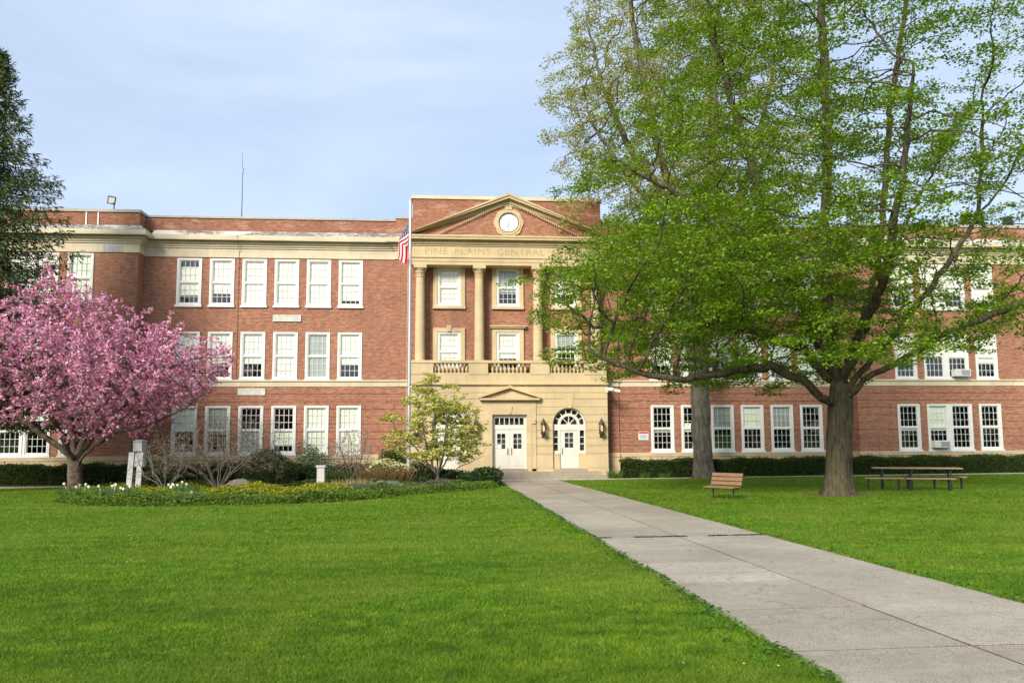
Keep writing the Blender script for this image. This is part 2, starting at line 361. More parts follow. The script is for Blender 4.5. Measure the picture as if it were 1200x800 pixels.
def concrete():
    m, nt, out = nt_new('walk_concrete')
    p = wpos(nt)
    n1 = noise(nt, p, 0.8, 6, 0.6); n2 = noise(nt, p, 9, 6, 0.7); n3 = noise(nt, p, 95, 3, 0.6); n4 = noise(nt, wpos(nt, (1, 3.5, 1)), 0.7, 5, 0.65)
    a = nt.nodes.new('ShaderNodeAttribute'); a.attribute_name = 'tint'
    c = ramp(nt, n1, [(0.3, (0.345, 0.298, 0.232)), (0.7, (0.45, 0.395, 0.315))])
    c = mixc(nt, 1.0, c, a.outputs['Color'], 'MULTIPLY')
    c = mixc(nt, 0.6, c, ramp(nt, n2, [(0.3, (0.78,)*3), (0.7, (1.18,)*3)]), 'MULTIPLY')
    c = mixc(nt, 0.8, c, ramp(nt, n3, [(0.38, (0.30,)*3), (0.48, (1,)*3), (0.75, (1.2,)*3)]), 'MULTIPLY')
    cr = nt.nodes.new('ShaderNodeTexVoronoi'); cr.feature = 'DISTANCE_TO_EDGE'; cr.inputs['Scale'].default_value = 0.16
    dv = nt.nodes.new('ShaderNodeVectorMath'); dv.operation = 'ADD'; nn = nt.nodes.new('ShaderNodeTexNoise'); nn.inputs['Scale'].default_value = 1.6; nn.inputs['Detail'].default_value = 6; nt.links.new(p, nn.inputs['Vector'])
    nt.links.new(p, dv.inputs[0]); nt.links.new(nn.outputs['Color'], dv.inputs[1]); nt.links.new(dv.outputs[0], cr.inputs['Vector'])
    c = mixc(nt, ramp(nt, cr.outputs['Distance'], [(0.0, (0.4,)*3), (0.0010, (0.0,)*3)]), c, (0.10, 0.09, 0.07))
    c = mixc(nt, ramp(nt, n4, [(0.5, (0, 0, 0)), (0.72, (0.45,)*3)]), c, (0.20, 0.185, 0.15))
    principled(nt, out, c, 0.85, 0.2, 0, n3, 0.35, 0.006); return m
M['concrete'] = concrete()
M['kerb'] = stone_mat('kerb_concrete', (0.46, 0.43, 0.37), (0.25, 0.23, 0.19), 0.4)
M['step'] = stone_mat('step_stone', (0.33, 0.28, 0.21), (0.14, 0.12, 0.10), 0.6)

# ------------------------------------------------------------------ ground
def grid_mesh(name, xs, ys, zf, mat, **k):
    X, Y = np.meshgrid(xs, ys); V = np.stack([X.ravel(), Y.ravel(), zf(X.ravel(), Y.ravel())], 1)
    nx, ny = len(xs), len(ys); i = np.arange((ny-1)*nx).reshape(ny-1, nx)[:, :-1].ravel()
    return mesh_np(name, V, np.stack([i, i+1, i+1+nx, i+nx], 1), mat, smooth=True, **k)
xs = np.unique(np.concatenate([np.linspace(-400, -40, 13), np.linspace(-40, 45, 86), np.linspace(45, 400, 13)]))
ys = np.unique(np.concatenate([np.linspace(-400, -60, 13), np.linspace(-60, 6, 67), np.linspace(6, 400, 13)]))
lawn = grid_mesh('lawn', xs, ys, lambda x, y: gz(np.clip(x, -40, 45), np.maximum(y, -60)), M['turf']); tag(lawn, kind='structure')

WX0, WXM, WX1 = -0.77, 0.70, 2.23
WALK_Y0 = -3.55
def slab_mesh():
    V = []; Fc = []; T = []
    ye = WALK_Y0; k = 0
    cuts = [WALK_Y0]
    for s in (3.0, 3.1, 2.9, 3.2, 3.0, 3.1, 2.9, 3.0, 1.6, 1.75, 1.3, 1.45, 1.5, 1.5, 1.5, 1.5, 1.5, 1.5, 1.5, 1.5): cuts.append(cuts[-1]-s)
    for a, b in zip(cuts[:-1], cuts[1:]):
        for x0, x1 in ((WX0, WXM), (WXM, WX1)):
            g = 0.014; t = 0.90+0.18*rng.random(); dz = 0.004*rng.random()
            xa, xb, y0, y1 = x0+g, x1-g, b+g, a-g
            n = len(V)
            for (x, y) in ((xa, y0), (xb, y0), (xb, y1), (xa, y1)):
                V.append((x, y, gz(x, y)+0.02+dz))
            for (x, y) in ((xa, y0), (xb, y0), (xb, y1), (xa, y1)):
                V.append((x, y, gz(x, y)-0.05))
            Fc += [(n, n+1, n+2, n+3), (n, n+4, n+5, n+1), (n+1, n+5, n+6, n+2), (n+2, n+6, n+7, n+3), (n+3, n+7, n+4, n)]
            T += [(t, t, t*0.99)]*8
    return mesh_np('walkway', V, Fc, M['concrete'], col=T), cuts
walk, CUTS = slab_mesh(); tag(walk, kind='structure')
# crumbled dark joint filler under the slabs
jb = MB(); jb.quad((WX0, CUTS[-1], gz(WX0, CUTS[-1])+0.0165), (WX1, CUTS[-1], gz(WX1, CUTS[-1])+0.0165), (WX1, WALK_Y0, gz(WX1, WALK_Y0)+0.0165), (WX0, WALK_Y0, gz(WX0, WALK_Y0)+0.0165))
tag(jb.build('walkway_bed', M['soil']), kind='structure')
# front pavement along the building (a thin strip of concrete seen edge-on)
def strip(name, x0, x1, y0, y1, h, mat):
    xs_ = np.linspace(x0, x1, 20); V = []; Fc = []
    for x in xs_:
        z = float(gz(x, y0)); V += [(x, y0, z-0.1), (x, y0, z+h), (x, y1, z+h), (x, y1, z-0.1)]
    for i in range(len(xs_)-1):
        a = 4*i
        for j in range(4): Fc.append((a+j, a+(j+1) % 4, a+4+(j+1) % 4, a+4+j))
    o = mesh_np(name, V, Fc, mat); tag(o, kind='structure'); return o
strip('pavement', 2.9, 43, -3.5, -3.0, 0.03, M['kerb'])
strip('pavement', -43, -3.2, -3.5, -3.0, 0.03, M['kerb'])
strip('forecourt', -3.2, 2.9, -3.52, -2.4, 0.022, M['concrete'].copy() if False else M['kerb'])
soilbed = MB(); soilbed.box(-43, -5.3, -2.99, 0.0, -0.2, 0.02); soilbed.box(5.35, 43, -2.99, 0.0, -0.2, 0.07)
tag(soilbed.build('planting_soil', M['soil']), kind='structure')

BED = [(-16.9,-13.6),(-16.2,-15.6),(-14.6,-17.7),(-12.4,-18.8),(-10.4,-18.9),(-8.5,-18.9),(-7.0,-18.4),(-6.0,-17.5),(-5.0,-15.6),(-3.2,-13.4),(-1.6,-11.6),(-1.2,-9.5),(-1.3,-6.5),(-1.6,-4.0),(-8,-3.6),(-14,-4.2),(-17.2,-6.2),(-18.9,-7.8),(-19.3,-9.2),(-18.4,-10.6)]
def in_poly(x, y, poly):
    x = np.asarray(x); y = np.asarray(y); c = np.zeros(x.shape, bool); n = len(poly)
    for i in range(n):
        (x1, y1), (x2, y2) = poly[i], poly[(i+1) % n]
        cond = ((y1 > y) != (y2 > y)) & (x < (x2-x1)*(y-y1)/((y2-y1) if y2 != y1 else 1e-9)+x1)
        c ^= cond
    return c
def bed_mesh():
    P = []; n = len(BED)
    for i in range(n):
        a = np.array(BED[i]); b = np.array(BED[(i+1) % n])
        for t in np.linspace(0, 1, 6)[:-1]:
            q = a+(b-a)*t; P.append(q+rng.normal(0, 0.06, 2))
    P = np.array(P); c = P.mean(0); V = []; Fc = []; m = len(P)
    for s, h in ((1.0, -0.02), (0.96, 0.03), (0.8, 0.07), (0.4, 0.09)):
        for q in c+(P-c)*s: V.append((q[0], q[1], float(gz(q[0], q[1]))+h))
    for k in range(3):
        for i in range(m): Fc.append((k*m+i, k*m+(i+1) % m, (k+1)*m+(i+1) % m, (k+1)*m+i))
    o = mesh_np('garden_bed', V, Fc, M['soil'])
    me = o.data; bm = bmesh.new(); bm.from_mesh(me); bm.verts.ensure_lookup_table(); bm.faces.new([bm.verts[3*m+i] for i in range(m)]); bm.to_mesh(me); bm.free()
    return o
tag(bed_mesh(), kind='structure')

# ------------------------------------------------------------------ the school
school = empty('school_building', (0, 0, 0))
tag(school, 'three storey red brick school with columned cream stone entrance and white windows', 'school')
P_ = school
WH, WW = 2.61, 1.312
ZR = (1.375, 5.385, 9.41)
XW = [8.671+1.7303*k for k in range(6)]
XPAV = 19.71; XEND = 42.0; YP = -0.85
PW = [22.62, 24.365, 25.725, 27.475]

def wall_mesh(name, x0, x1, z0, z1, Y, openings, mat, depth=0.32, courses=None):
    """brick skin with reveals; openings are (xa,xb,za,zb); courses: heights of the recessed joints"""
    mb = MB()
    xs_ = sorted({x0, x1, *[o[0] for o in openings], *[o[1] for o in openings]})
    zs_ = sorted({z0, z1, *[o[2] for o in openings], *[o[3] for o in openings]})
    for i in range(len(xs_)-1):
        for j in range(len(zs_)-1):
            cx, cz = (xs_[i]+xs_[i+1])/2, (zs_[j]+zs_[j+1])/2
            if any(o[0] < cx < o[1] and o[2] < cz < o[3] for o in openings): continue
            mb.quad((xs_[i], Y, zs_[j]), (xs_[i+1], Y, zs_[j]), (xs_[i+1], Y, zs_[j+1]), (xs_[i], Y, zs_[j+1]))
    for xa, xb, za, zb in openings:
        y1 = Y+depth
        mb.quad((xa, Y, za), (xa, y1, za), (xa, y1, zb), (xa, Y, zb)); mb.quad((xb, Y, za), (xb, Y, zb), (xb, y1, zb), (xb, y1, za))
        mb.quad((xa, Y, zb), (xa, y1, zb), (xb, y1, zb), (xb, Y, zb)); mb.quad((xa, Y, za), (xb, Y, za), (xb, y1, za), (xa, y1, za))
    if courses:
        for a, b in zip(courses[:-1], courses[1:]):
            za, zb = a+0.014, b-0.014; ops = [o for o in openings if o[2] < zb and o[3] > za]
            edges = [x0]+[v for o in sorted(ops) for v in (o[0], o[1])]+[x1]
            for k in range(0, len(edges), 2):
                if edges[k+1]-edges[k] > 0.02: mb.box(edges[k], edges[k+1], Y-0.03, Y-0.002, za, zb)
    return mb.build(name, mat, P_)
GC = [1.36+0.4075*i for i in range(10)]     # rusticated ground-floor courses up to 5.03
op = lambda xc, z, w=WW, h=WH: (xc-w/2+0.012, xc+w/2-0.012, z+0.012, z+h-0.012)
for s in (-1, 1):
    ops = [op(s*x, z) for x in XW for z in ZR]
    xa, xb = (6.2, XPAV) if s > 0 else (-XPAV, -6.2)
    wall_mesh('brick_wall', xa, xb, 5.38, 12.1, 0, [o for o in ops if o[2] > 5], M['brick'])
    wall_mesh('rusticated_wall', xa, xb, 1.36, 5.03, 0, [o for o in ops if o[2] < 5], M['brick'], courses=GC)
    ops = [op(s*x, z) for x in PW for z in ZR]
    xa, xb = (XPAV, XEND) if s > 0 else (-XEND, -XPAV)
    wall_mesh('brick_wall', xa, xb, 5.38, 12.1, YP, [o for o in ops if o[2] > 5], M['brick'])
    wall_mesh('rusticated_wall', xa, xb, 1.36, 5.03, YP, [o for o in ops if o[2] < 5], M['brick'], courses=GC)
    # returns of the pavilion and the far end wall
    mb = MB(); x2 = s*XEND; mb.quad((x2, YP, 0), (x2, 14, 0), (x2, 14, 14.3), (x2, YP, 14.3))
    mb.build('end_wall', M['brick'], P_); mb = MB(); x = s*XPAV
    mb.quad((x, YP, 1.36), (x, 0, 1.36), (x, 0, 12.1), (x, YP, 12.1))
    for a, b in zip(GC[:-1], GC[1:]):
        xx = sorted((x+s*0.001, x-s*0.03)); mb.box(xx[0], xx[1], YP-0.03, -0.031, a+0.014, b-0.014)
    mb.build('brick_wall', M['brick'], P_)
    # stone base, belt course, cornice
    for (xa, xb, Y) in ((6.2, XPAV, 0), (XPAV-0.06, XEND, YP)):
        q = (xa, xb) if s > 0 else (-xb, -xa)
        b = MB(); b.box(q[0], q[1], Y-0.06, 0.3, -0.3, 1.14); b.box(q[0], q[1], Y-0.10, 0.3, 1.14, 1.36); b.build('stone_base', M['cream'], P_)
        b = MB(); b.box(q[0], q[1], Y-0.05, 0.25, 5.03, 5.30); b.box(q[0], q[1], Y-0.11, 0.25, 5.30, 5.385); b.build('belt_course', M['stone'], P_)
        d0 = 0 if Y == 0 else 1
        c = MB()
        for (z0, z1, d) in ((12.085, 12.58, .06), (12.58, 12.68, .12), (12.68, 12.80, .18), (12.80, 12.93, .26), (12.955, 13.22, .52)):
            e = d if d0 else 0
            if d0: qq = (XPAV-d, XEND) if s > 0 else (-XEND, -XPAV+d)
            else: qq = (6.2+d, XPAV-d) if s > 0 else (-XPAV+d, -6.2-d)
            c.box(qq[0], qq[1], Y-d, (0.2 if not d0 else 0.2), z0, z1)
        c.build('cornice', M['stone'], P_)
        l = MB()
        if d0:
            A = (XPAV-.5, XEND, Y-.5, 0.25, 13.222); B = (XPAV-.1, XEND, Y-.1, 0.25, 13.54)
            if s < 0: A = (-A[1], -A[0], *A[2:]); B = (-B[1], -B[0], *B[2:])
            l.frustum(A, B)
        else:
            qq = (6.4, XPAV-.5) if s > 0 else (-XPAV+.5, -6.4)
            l.xprism([(-.5, 13.222), (0.25, 13.222), (0.25, 13.54), (-.1, 13.54)], *qq)
        l.build('cornice_ledge', M['ledge'], P_)
    # parapets
    q = (6.2, XPAV) if s > 0 else (-XPAV, -6.2)
    b = MB(); b.box(q[0], q[1], 0.02, 0.35, 13.50, 14.27); b.build('parapet', M['brick_patch'], P_)
    b = MB(); b.box(q[0], q[1], -0.05, 0.4, 14.272, 14.38); b.build('coping', M['coping'], P_)
    q = (XPAV+0.02, XEND) if s > 0 else (-XEND, -XPAV-0.02)
    b = MB(); b.box(q[0], q[1], YP+0.02, YP+0.35, 13.50, 14.27)
    xx = (XPAV+0.02, XPAV+0.35) if s > 0 else (-XPAV-0.35, -XPAV-0.02)
    b.box(xx[0], xx[1], YP+0.351, 2.5, 13.50, 14.27); b.build('parapet', M['brick_patch'], P_)
    q2 = (XPAV-.05, XEND) if s > 0 else (-XEND, -XPAV+.05)
    b = MB(); b.box(q2[0], q2[1], YP-0.05, YP+0.4, 14.272, 14.42)
    xx = (XPAV-.05, XPAV+.4) if s > 0 else (-XPAV-.4, -XPAV+.05)
    b.box(xx[0], xx[1], YP+0.401, 2.55, 14.272, 14.42); b.build('coping', M['coping'], P_)
    for x in (22.46, 21.85):
        b = MB(); b.box(s*x-0.03, s*x+0.03, YP-0.02, YP+0.02, 13.55, 14.27); b.build('expansion_strip', M['white'], P_)
    # flat stone panel in the pavilion frieze
    b = MB(); b.box(s*21.0-0.5, s*21.0+0.5, YP-0.075, YP, 12.12, 12.52); b.build('frieze_panel', M['white_wood'], P_)

# centre bay behind the portico
C_OPS = []
for x in (-3.26, 0.0, 3.26):
    C_OPS += [(x-0.64, x+0.64, 9.49, 11.62), (x-0.64, x+0.64, 5.80, 8.02)]
wall_mesh('brick_wall', -5.3, 5.3, 5.05, 11.8, -0.15, C_OPS, M['brick'])
for s in (-1, 1):
    q = (5.3, 6.2) if s > 0 else (-6.2, -5.3)
    mb = MB(); mb.box(q[0], q[1], -0.12, 0.3, 5.385, 12.085); mb.build('brick_pier', M['brick'], P_)
    mb = MB()
    for a, b in zip(GC[:-1], GC[1:]): mb.box(q[0], q[1], -0.12, 0.3, a+0.014, b-0.014)
    mb.box(q[0], q[1], -0.09, 0.29, 1.36, 5.03); mb.build('brick_pier', M['brick'], P_)
    b = MB(); b.box(q[0], q[1], -0.18, 0.3, -0.3, 1.14); b.box(q[0], q[1], -0.22, 0.3, 1.14, 1.36); b.build('stone_base', M['cream'], P_)
    b = MB(); b.box(q[0], q[1], -0.17, 0.3, 5.03, 5.30); b.box(q[0], q[1], -0.23, 0.3, 5.30, 5.385); b.build('belt_course', M['stone'], P_)
    c = MB()
    for (z0, z1, d) in ((12.085, 12.58, .06), (12.58, 12.68, .12), (12.68, 12.80, .18), (12.80, 12.93, .26), (12.955, 13.22, .52)):
        qq = (5.3, 6.2+d) if s > 0 else (-6.2-d, -5.3)
        c.box(qq[0], qq[1], -0.12-d, 0.2, z0, z1)
    # rows of small dentils under the corona
    for k in range(8):
        x = q[0]+0.06+k*0.11; c.box(x, x+0.06, -0.12-0.31, -0.12-0.262, 12.81, 12.92)
    c.build('cornice', M['stone'], P_)
    qq = (5.3, 6.4) if s > 0 else (-6.4, -5.3)
    l = MB(); l.xprism([(-.62, 13.222), (0.25, 13.222), (0.25, 13.54), (-.1, 13.54)], *qq); l.build('cornice_ledge', M['ledge'], P_)
    b = MB(); b.box(q[0], q[1], -0.10, 0.35, 13.541, 14.40); b.build('parapet', M['brick_patch'], P_)
    b = MB(); qq = (5.3, 6.25) if s > 0 else (-6.25, -5.3); b.box(qq[0], qq[1], -0.15, 0.4, 14.402, 14.52); b.build('coping', M['coping'], P_)
# attic block
b = MB(); b.box(-5.29, 5.29, -0.30, 6, 12.4, 15.5); b.build('attic_wall', M['brick_patch'], P_)
b = MB(); b.box(-5.36, 5.36, -0.37, 6.05, 15.502, 15.62); b.box(-5.36, 5.36, -0.34, 6.05, 15.62, 15.70); b.build('coping', M['stone'], P_)
# inside: floors, back wall and roof, dark behind the glass
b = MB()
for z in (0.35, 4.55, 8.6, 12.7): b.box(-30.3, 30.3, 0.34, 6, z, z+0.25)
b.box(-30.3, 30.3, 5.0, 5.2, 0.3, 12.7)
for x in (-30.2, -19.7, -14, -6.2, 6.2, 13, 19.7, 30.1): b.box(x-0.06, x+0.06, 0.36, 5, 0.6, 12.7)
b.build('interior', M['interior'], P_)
b = MB(); b.box(-41.9, 41.9, 0.34, 13.8, 13.3, 13.45); b.build('roof', M['roof'], P_)
b = MB(); b.box(-41.98, 41.98, 13.8, 14.1, 0, 14.2); b.build('rear_wall', M['brick'], P_)

# ---- windows
def window_proto(w, h, side=0.15, head=0.12, foot=0.15, sill=True):
    m = MB(); y0, y1 = -0.02, 0.09
    m.box(-w/2, -w/2+side, y0, y1, 0, h); m.box(w/2-side, w/2, y0, y1, 0, h)
    m.box(-w/2+side, w/2-side, y0, y1, h-head, h); m.box(-w/2+side, w/2-side, y0, y1, 0, foot)
    for sg in (-1, 1): m.box(sg*(w/2-0.05)-0.05, sg*(w/2-0.05)+0.05, y0-0.025, y0, 0, h)
    m.box(-w/2+0.1, w/2-0.1, y0-0.025, y0, h-0.09, h)
    fr = m
    mid = h*0.5
    sa = MB(); a, b_ = -w/2+side, w/2-side
    sa.box(a, b_, 0.0, 0.085, mid-0.035, mid+0.035)
    for zz0, zz1 in ((foot, mid-0.035), (mid+0.035, h-head)):
        sa.box(a, a+0.035, 0.02, 0.085, zz0, zz1); sa.box(b_-0.035, b_, 0.02, 0.085, zz0, zz1)
        sa.box(a+0.035, b_-0.035, 0.02, 0.085, zz1-0.035, zz1); sa.box(a+0.035, b_-0.035, 0.02, 0.085, zz0, zz0+0.035)
    mu = MB()
    for i in (1, 2, 3):
        x = a+(b_-a)*i/4; mu.box(x-0.013, x+0.013, 0.064, 0.09, foot, mid-0.035); mu.box(x-0.013, x+0.013, 0.064, 0.09, mid+0.035, h-head)
    for zz0, zz1 in ((foot, mid-0.035), (mid+0.035, h-head)):
        for i in (1, 2):
            z = zz0+(zz1-zz0)*i/3; mu.box(a, b_, 0.066, 0.088, z-0.013, z+0.013)
    pn = MB(); pn.quad((a, 0.05, foot), (b_, 0.05, foot), (b_, 0.05, h-head), (a, 0.05, h-head))
    fo = fr.build('window', M['white'], P_)
    so_ = sa.build('sash', M['sash'], fo); mo = mu.build('muntin_grid', M['sash'], fo); po = pn.build('pane', M['glass'], fo)
    if sill:
        s_ = MB(); s_.box(-w/2-0.05, w/2+0.05, -0.10, -0.021, -0.07, 0.045); s_.build('sill', M['white'], fo)
    fo['span'] = (a, b_, foot, h-head)
    return fo
def blind_panel_for(win, z0, z1, mat):
    """a blind, or upstairs a pale stand-in for reflected sky, between two heights (0 bottom .. 1 top of the glass)"""
    a, b_, lo, hi = win['span']
    m = MB(); m.box(a-0.02, b_+0.02, 0.098, 0.106, lo+(hi-lo)*z0, lo+(hi-lo)*z1)
    m.box(a-0.02, b_+0.02, 0.094, 0.110, lo+(hi-lo)*z0-0.015, lo+(hi-lo)*z0+0.005)
    m.build('blind', mat, win)
W0 = window_proto(WW, WH)
Wc = window_proto(1.30, 2.16)
W0.location = (0, -200, 0)
used = {}
def put(proto, x, y, z, blind_panels=()):
    first = not used.get(proto.name)
    c = proto if first else proto.copy()
    if not first:
        COL.objects.link(c)
        for ch in proto.children:
            if ch.name.startswith('blind'): continue
            d = ch.copy(); COL.objects.link(d); d.parent = c
            if ch.name.startswith('pane'): d.rotation_euler = (random.uniform(-.012, .012), 0, random.uniform(-.02, .02))
    else: used[proto.name] = True
    c.location = (x, y, z)
    for bl in blind_panels: c_bl.append((c, bl))
    return c
c_bl = []
B, BG, BD = M['blind'], M['blind_green'], M['blind_dim']
left = {2: {5: [(.2, .86, B)], 4: [(.24, 1, B)], 3: [(0, 1, B)], 2: [(0, 1, B)], 1: [(0, 1, B)], 0: [(.1, 1, B)]},  # top storey: cream sheets stand in for sky reflections on the glass
        1: {5: [(.3, 1, BG)], 4: [(.26, 1, BG)], 3: [(.33, 1, BG)], 2: [(0, 1, BG)], 1: [(0, 1, BD)], 0: [(.3, 1, BG)]},
        0: {5: [(.5, 1, BG)], 4: [(.4, 1, BD)], 3: [(0, .46, BD)], 2: [(.14, .52, BG)], 1: [(0, 1, BG)], 0: [(0, 1, BG)]}}
right = {2: {k: [(.1*k % .5, 1, B)] for k in range(6)},
         1: {0: [(.3, 1, BG)], 1: [(.0, 1, BG)], 2: [(.5, 1, BG)], 3: [(.2, 1, B)], 4: [(.4, 1, BG)], 5: [(0, 1, BG)]},
         0: {0: [(.40, .5, BD)], 1: [(.42, .62, BG)], 2: [(.53, 1, BD)], 3: [(.53, 1, BG)], 4: [(.53, 1, BD)], 5: []}}
for r in range(3):
    yo = -0.03 if r == 0 else 0.0
    for k in range(6):
        put(W0, -XW[k], yo, ZR[r], left[r][k]); put(W0, XW[k], yo, ZR[r], right[r][k])
    lp = {2: [[(0, 1, BG)], [(0, 1, B)], [(.3, 1, B)], [(0, 1, B)]], 1: [[(0, 1, BG)]]*4, 0: [[], [(.5, 1, BG)], [], [(.4, 1, BG)]]}[r]
    rp = {2: [[(.3, 1, B)], [(0, 1, B)], [(.3, 1, BG)], [(.1, 1, B)]], 1: [[(.45, 1, B)], [(.5, 1, B)], [(.45, 1, B)], [(.35, 1, B)]],
          0: [[(.42, .5, B)], [(.42, 1, BG)], [], [(.45, .53, B)]]}[r]
    for i, x in enumerate(PW):
        put(W0, -x, YP+yo, ZR[r], lp[i]); put(W0, x, YP+yo, ZR[r], rp[i])
for i, x in enumerate((-3.26, 0.0, 3.26)):
    put(Wc, x, -0.16, 9.475, [[(.0, 1, B)], [(.36, 1, BD)], [(.3, 1, B)]][i])
    put(Wc, x, -0.16, 5.875, [[(.0, 1, BG)], [(.3, 1, BG)], [(.62, 1, BD)]][i])
for c, bl in c_bl: blind_panel_for(c, *bl)
# posts joining the double windows of the pavilions
for s in (-1, 1):
    for z in ZR:
        b = MB(); x = s*25.045; b.box(x-0.03, x+0.03, YP-0.04, YP+0.1, z, z+WH); b.build('window_mullion', M['white'], P_)
# stone surrounds of the six portico windows
for x in (-3.26, 0.0, 3.26):
    for z0, z1, crown in ((9.475, 11.63, 0), (5.875, 8.03, 1)):
        b = MB(); Y0 = -0.25
        b.box(x-0.88, x-0.64, Y0, -0.151, z0, z1+0.22); b.box(x+0.64, x+0.88, Y0, -0.151, z0, z1+0.22); b.box(x-0.64, x+0.64, Y0, -0.151, z1, z1+0.22)
        b.box(x-0.90, x+0.90, Y0-0.05, -0.151, z0-0.15, z0)
        if crown:
            if x == 0: b.box(x-0.98, x+0.98, Y0-0.12, -0.151, z1+0.222, z1+0.30); b.box(x-1.02, x+1.02, Y0-0.18, -0.151, z1+0.30, z1+0.37)
            else: b.prism([(x-0.09, z1+0.02), (x+0.09, z1+0.02), (x+0.15, z1+0.36), (x-0.15, z1+0.36)], Y0-0.06, Y0-0.002)
        b.build('window_surround', M['cream'], P_)
# grilles
for x0, x1, z0, z1 in ((-12.783, -11.36, 8.62, 8.90), (-14.535, -13.18, 4.61, 4.885)):
    b = MB(); b.box(x0, x1, -0.06, -0.035, z0, z1)
    for q in ((x0-.04, x1+.04, z0-.04, z0), (x0-.04, x1+.04, z1, z1+.04)): b.box(q[0], q[1], -0.075, -0.0, q[2], q[3])
    b.box(x0-.04, x0, -0.075, 0, z0, z1); b.box(x1, x1+.04, -0.075, 0, z0, z1)
    for i in range(5):
        z = z0+0.03+(z1-z0-0.06)*i/4; b.box(x0, x1, -0.072, -0.061, z-0.012, z+0.012)
    b.build('wall_vent', M['vent'], P_)
b = MB(); b.tube([(-14.70, -0.6, 13.2), (-14.70, -0.10, 12.4), (-14.70, -0.05, 12.0), (-14.70, -0.04, 5.5)], 0.011, 6)
b.build('lightning_cable', M['iron'], P_)

# ---- portico: rusticated ground floor with three openings
YF = -1.06
AR, AX, AZ = 0.905, 3.245, 2.915
def arch_z(x):
    for c in (-AX, AX):
        if abs(x-c) < AR: return AZ+math.sqrt(max(0, AR*AR-(x-c)**2))
    return None
fm = MB()
bx = sorted({-5.36, 5.36, -0.93, 0.93, *[c+AR*math.cos(PI*k/20) for c in (-AX, AX) for k in range(21)]})
def opening_top(xm): 
    return 3.45 if abs(xm) < 0.93 else arch_z(xm)
def facing(Y, za, zb, thick):
    for i in range(len(bx)-1):
        x0, x1 = bx[i], bx[i+1]; xm = (x0+x1)/2
        t0 = t1 = -9
        if opening_top(xm) is not None:
            if abs(xm) < 0.93: t0 = t1 = 3.45
            else:
                c = -AX if xm < 0 else AX
                t0 = AZ+math.sqrt(max(0, AR*AR-(x0-c)**2)); t1 = AZ+math.sqrt(max(0, AR*AR-(x1-c)**2))
        l0, l1 = max(za, t0), max(za, t1)
        if l0 >= zb-1e-4 and l1 >= zb-1e-4: continue
        l0, l1 = min(l0, zb), min(l1, zb)
        fm.quad((x0, Y, l0), (x1, Y, l1), (x1, Y, zb), (x0, Y, zb))
        if thick:
            fm.quad((x0, Y, l0), (x0, Y+thick, l0), (x1, Y+thick, l1), (x1, Y, l1)); fm.quad((x0, Y, zb), (x1, Y, zb), (x1, Y+thick, zb), (x0, Y+thick, zb))
facing(YF+0.03, 0.0, 5.09, 0)
PC = [0.55, 1.34]+[1.34+0.42*i for i in range(1, 8)]+[4.62]
for a, b_ in zip(PC[:-1], PC[1:]): facing(YF, a+0.012, b_-0.012, 0.03)
facing(YF-0.05, 0.0, 0.55, 0.08)
facing(YF, 4.644, 5.05, 0.03)
for s in (-1, 1):                                    # side returns of the front and soffits of the openings
    x = s*5.36; fm.quad((x, YF, 0), (x, 0, 0), (x, 0, 5.09), (x, YF, 5.09))
    x = s*0.93; fm.quad((x, YF, 0.4), (x, -0.6, 0.4), (x, -0.6, 3.45), (x, YF, 3.45))
    c = s*AX
    pts = [(c+AR, 0.4)]+[(c+AR*math.cos(PI*k/20), AZ+AR*math.sin(PI*k/20)) for k in range(21)]+[(c-AR, 0.4)]
    for p, q in zip(pts[:-1], pts[1:]): fm.quad((p[0], YF, p[1]), (p[0], -0.6, p[1]), (q[0], -0.6, q[1]), (q[0], YF, q[1]))
fm.quad((-0.93, YF, 3.45), (-0.93, -0.6, 3.45), (0.93, -0.6, 3.45), (0.93, YF, 3.45))
fm.build('portico_front', M['cream'], P_)
for s in (-1, 1):                                    # wedge keystones and jambs
    c = s*AX; b = MB(); b.prism([(c-0.15, AZ+AR-0.02), (c+0.15, AZ+AR-0.02), (c+0.3, 4.60), (c-0.3, 4.60)], YF-0.03, YF-0.002); b.build('keystone', M['cream'], P_)
    b = MB(); b.box(c-AR, c-0.52, -0.93, -0.7, 0.4, 1.36); b.build('jamb_panel', M['cream'], P_); b = MB(); b.box(c+0.52, c+AR, -0.93, -0.7, 0.4, 1.36); b.build('jamb_panel', M['cream'], P_)
# podium, moulding, balustrade
b = MB(); b.box(-5.40, 5.40, YF-0.14, -0.2, 5.052, 5.13); b.box(-5.36, 5.36, YF-0.06, -0.2, 5.13, 5.20); b.box(-5.33, 5.33, YF+0.0, -0.2, 5.20, 5.62)
b.build('podium', M['cream'], P_)
bal = MB()
for a, c in ((-5.33, -4.1), (-2.2, -1.15), (1.15, 2.2), (4.1, 5.33)): bal.box(a, c, YF-0.03, YF+0.42, 5.62, 6.23)
bal.box(-5.38, 5.38, YF-0.07, YF+0.46, 6.232, 6.38)
for a, c in ((-4.1, -2.2), (-1.15, 1.15), (2.2, 4.1)): bal.box(a, c, YF+0.03, YF+0.35, 5.62, 5.70)
balustrade = bal.build('balustrade', M['cream'], P_)
prof = [(.065, 0), (.065, .04), (.04, .06), (.075, .17), (.08, .22), (.04, .36), (.032, .42), (.05, .45), (.06, .49), (.06, .53)]
bm_ = MB(); bm_.lathe((0, 0, 0), prof, 12); bl0 = bm_.build('baluster', M['cream'], balustrade, smooth=True)
first = True
for a, c in ((-4.1, -2.2), (-1.0, 1.0), (2.2, 4.1)):
    n = 9
    for i in range(n):
        o = bl0 if first else bl0.copy()
        if not first: COL.objects.link(o)
        first = False; o.location = (a+(c-a)*(i+0.5)/n, YF+0.19, 5.70)
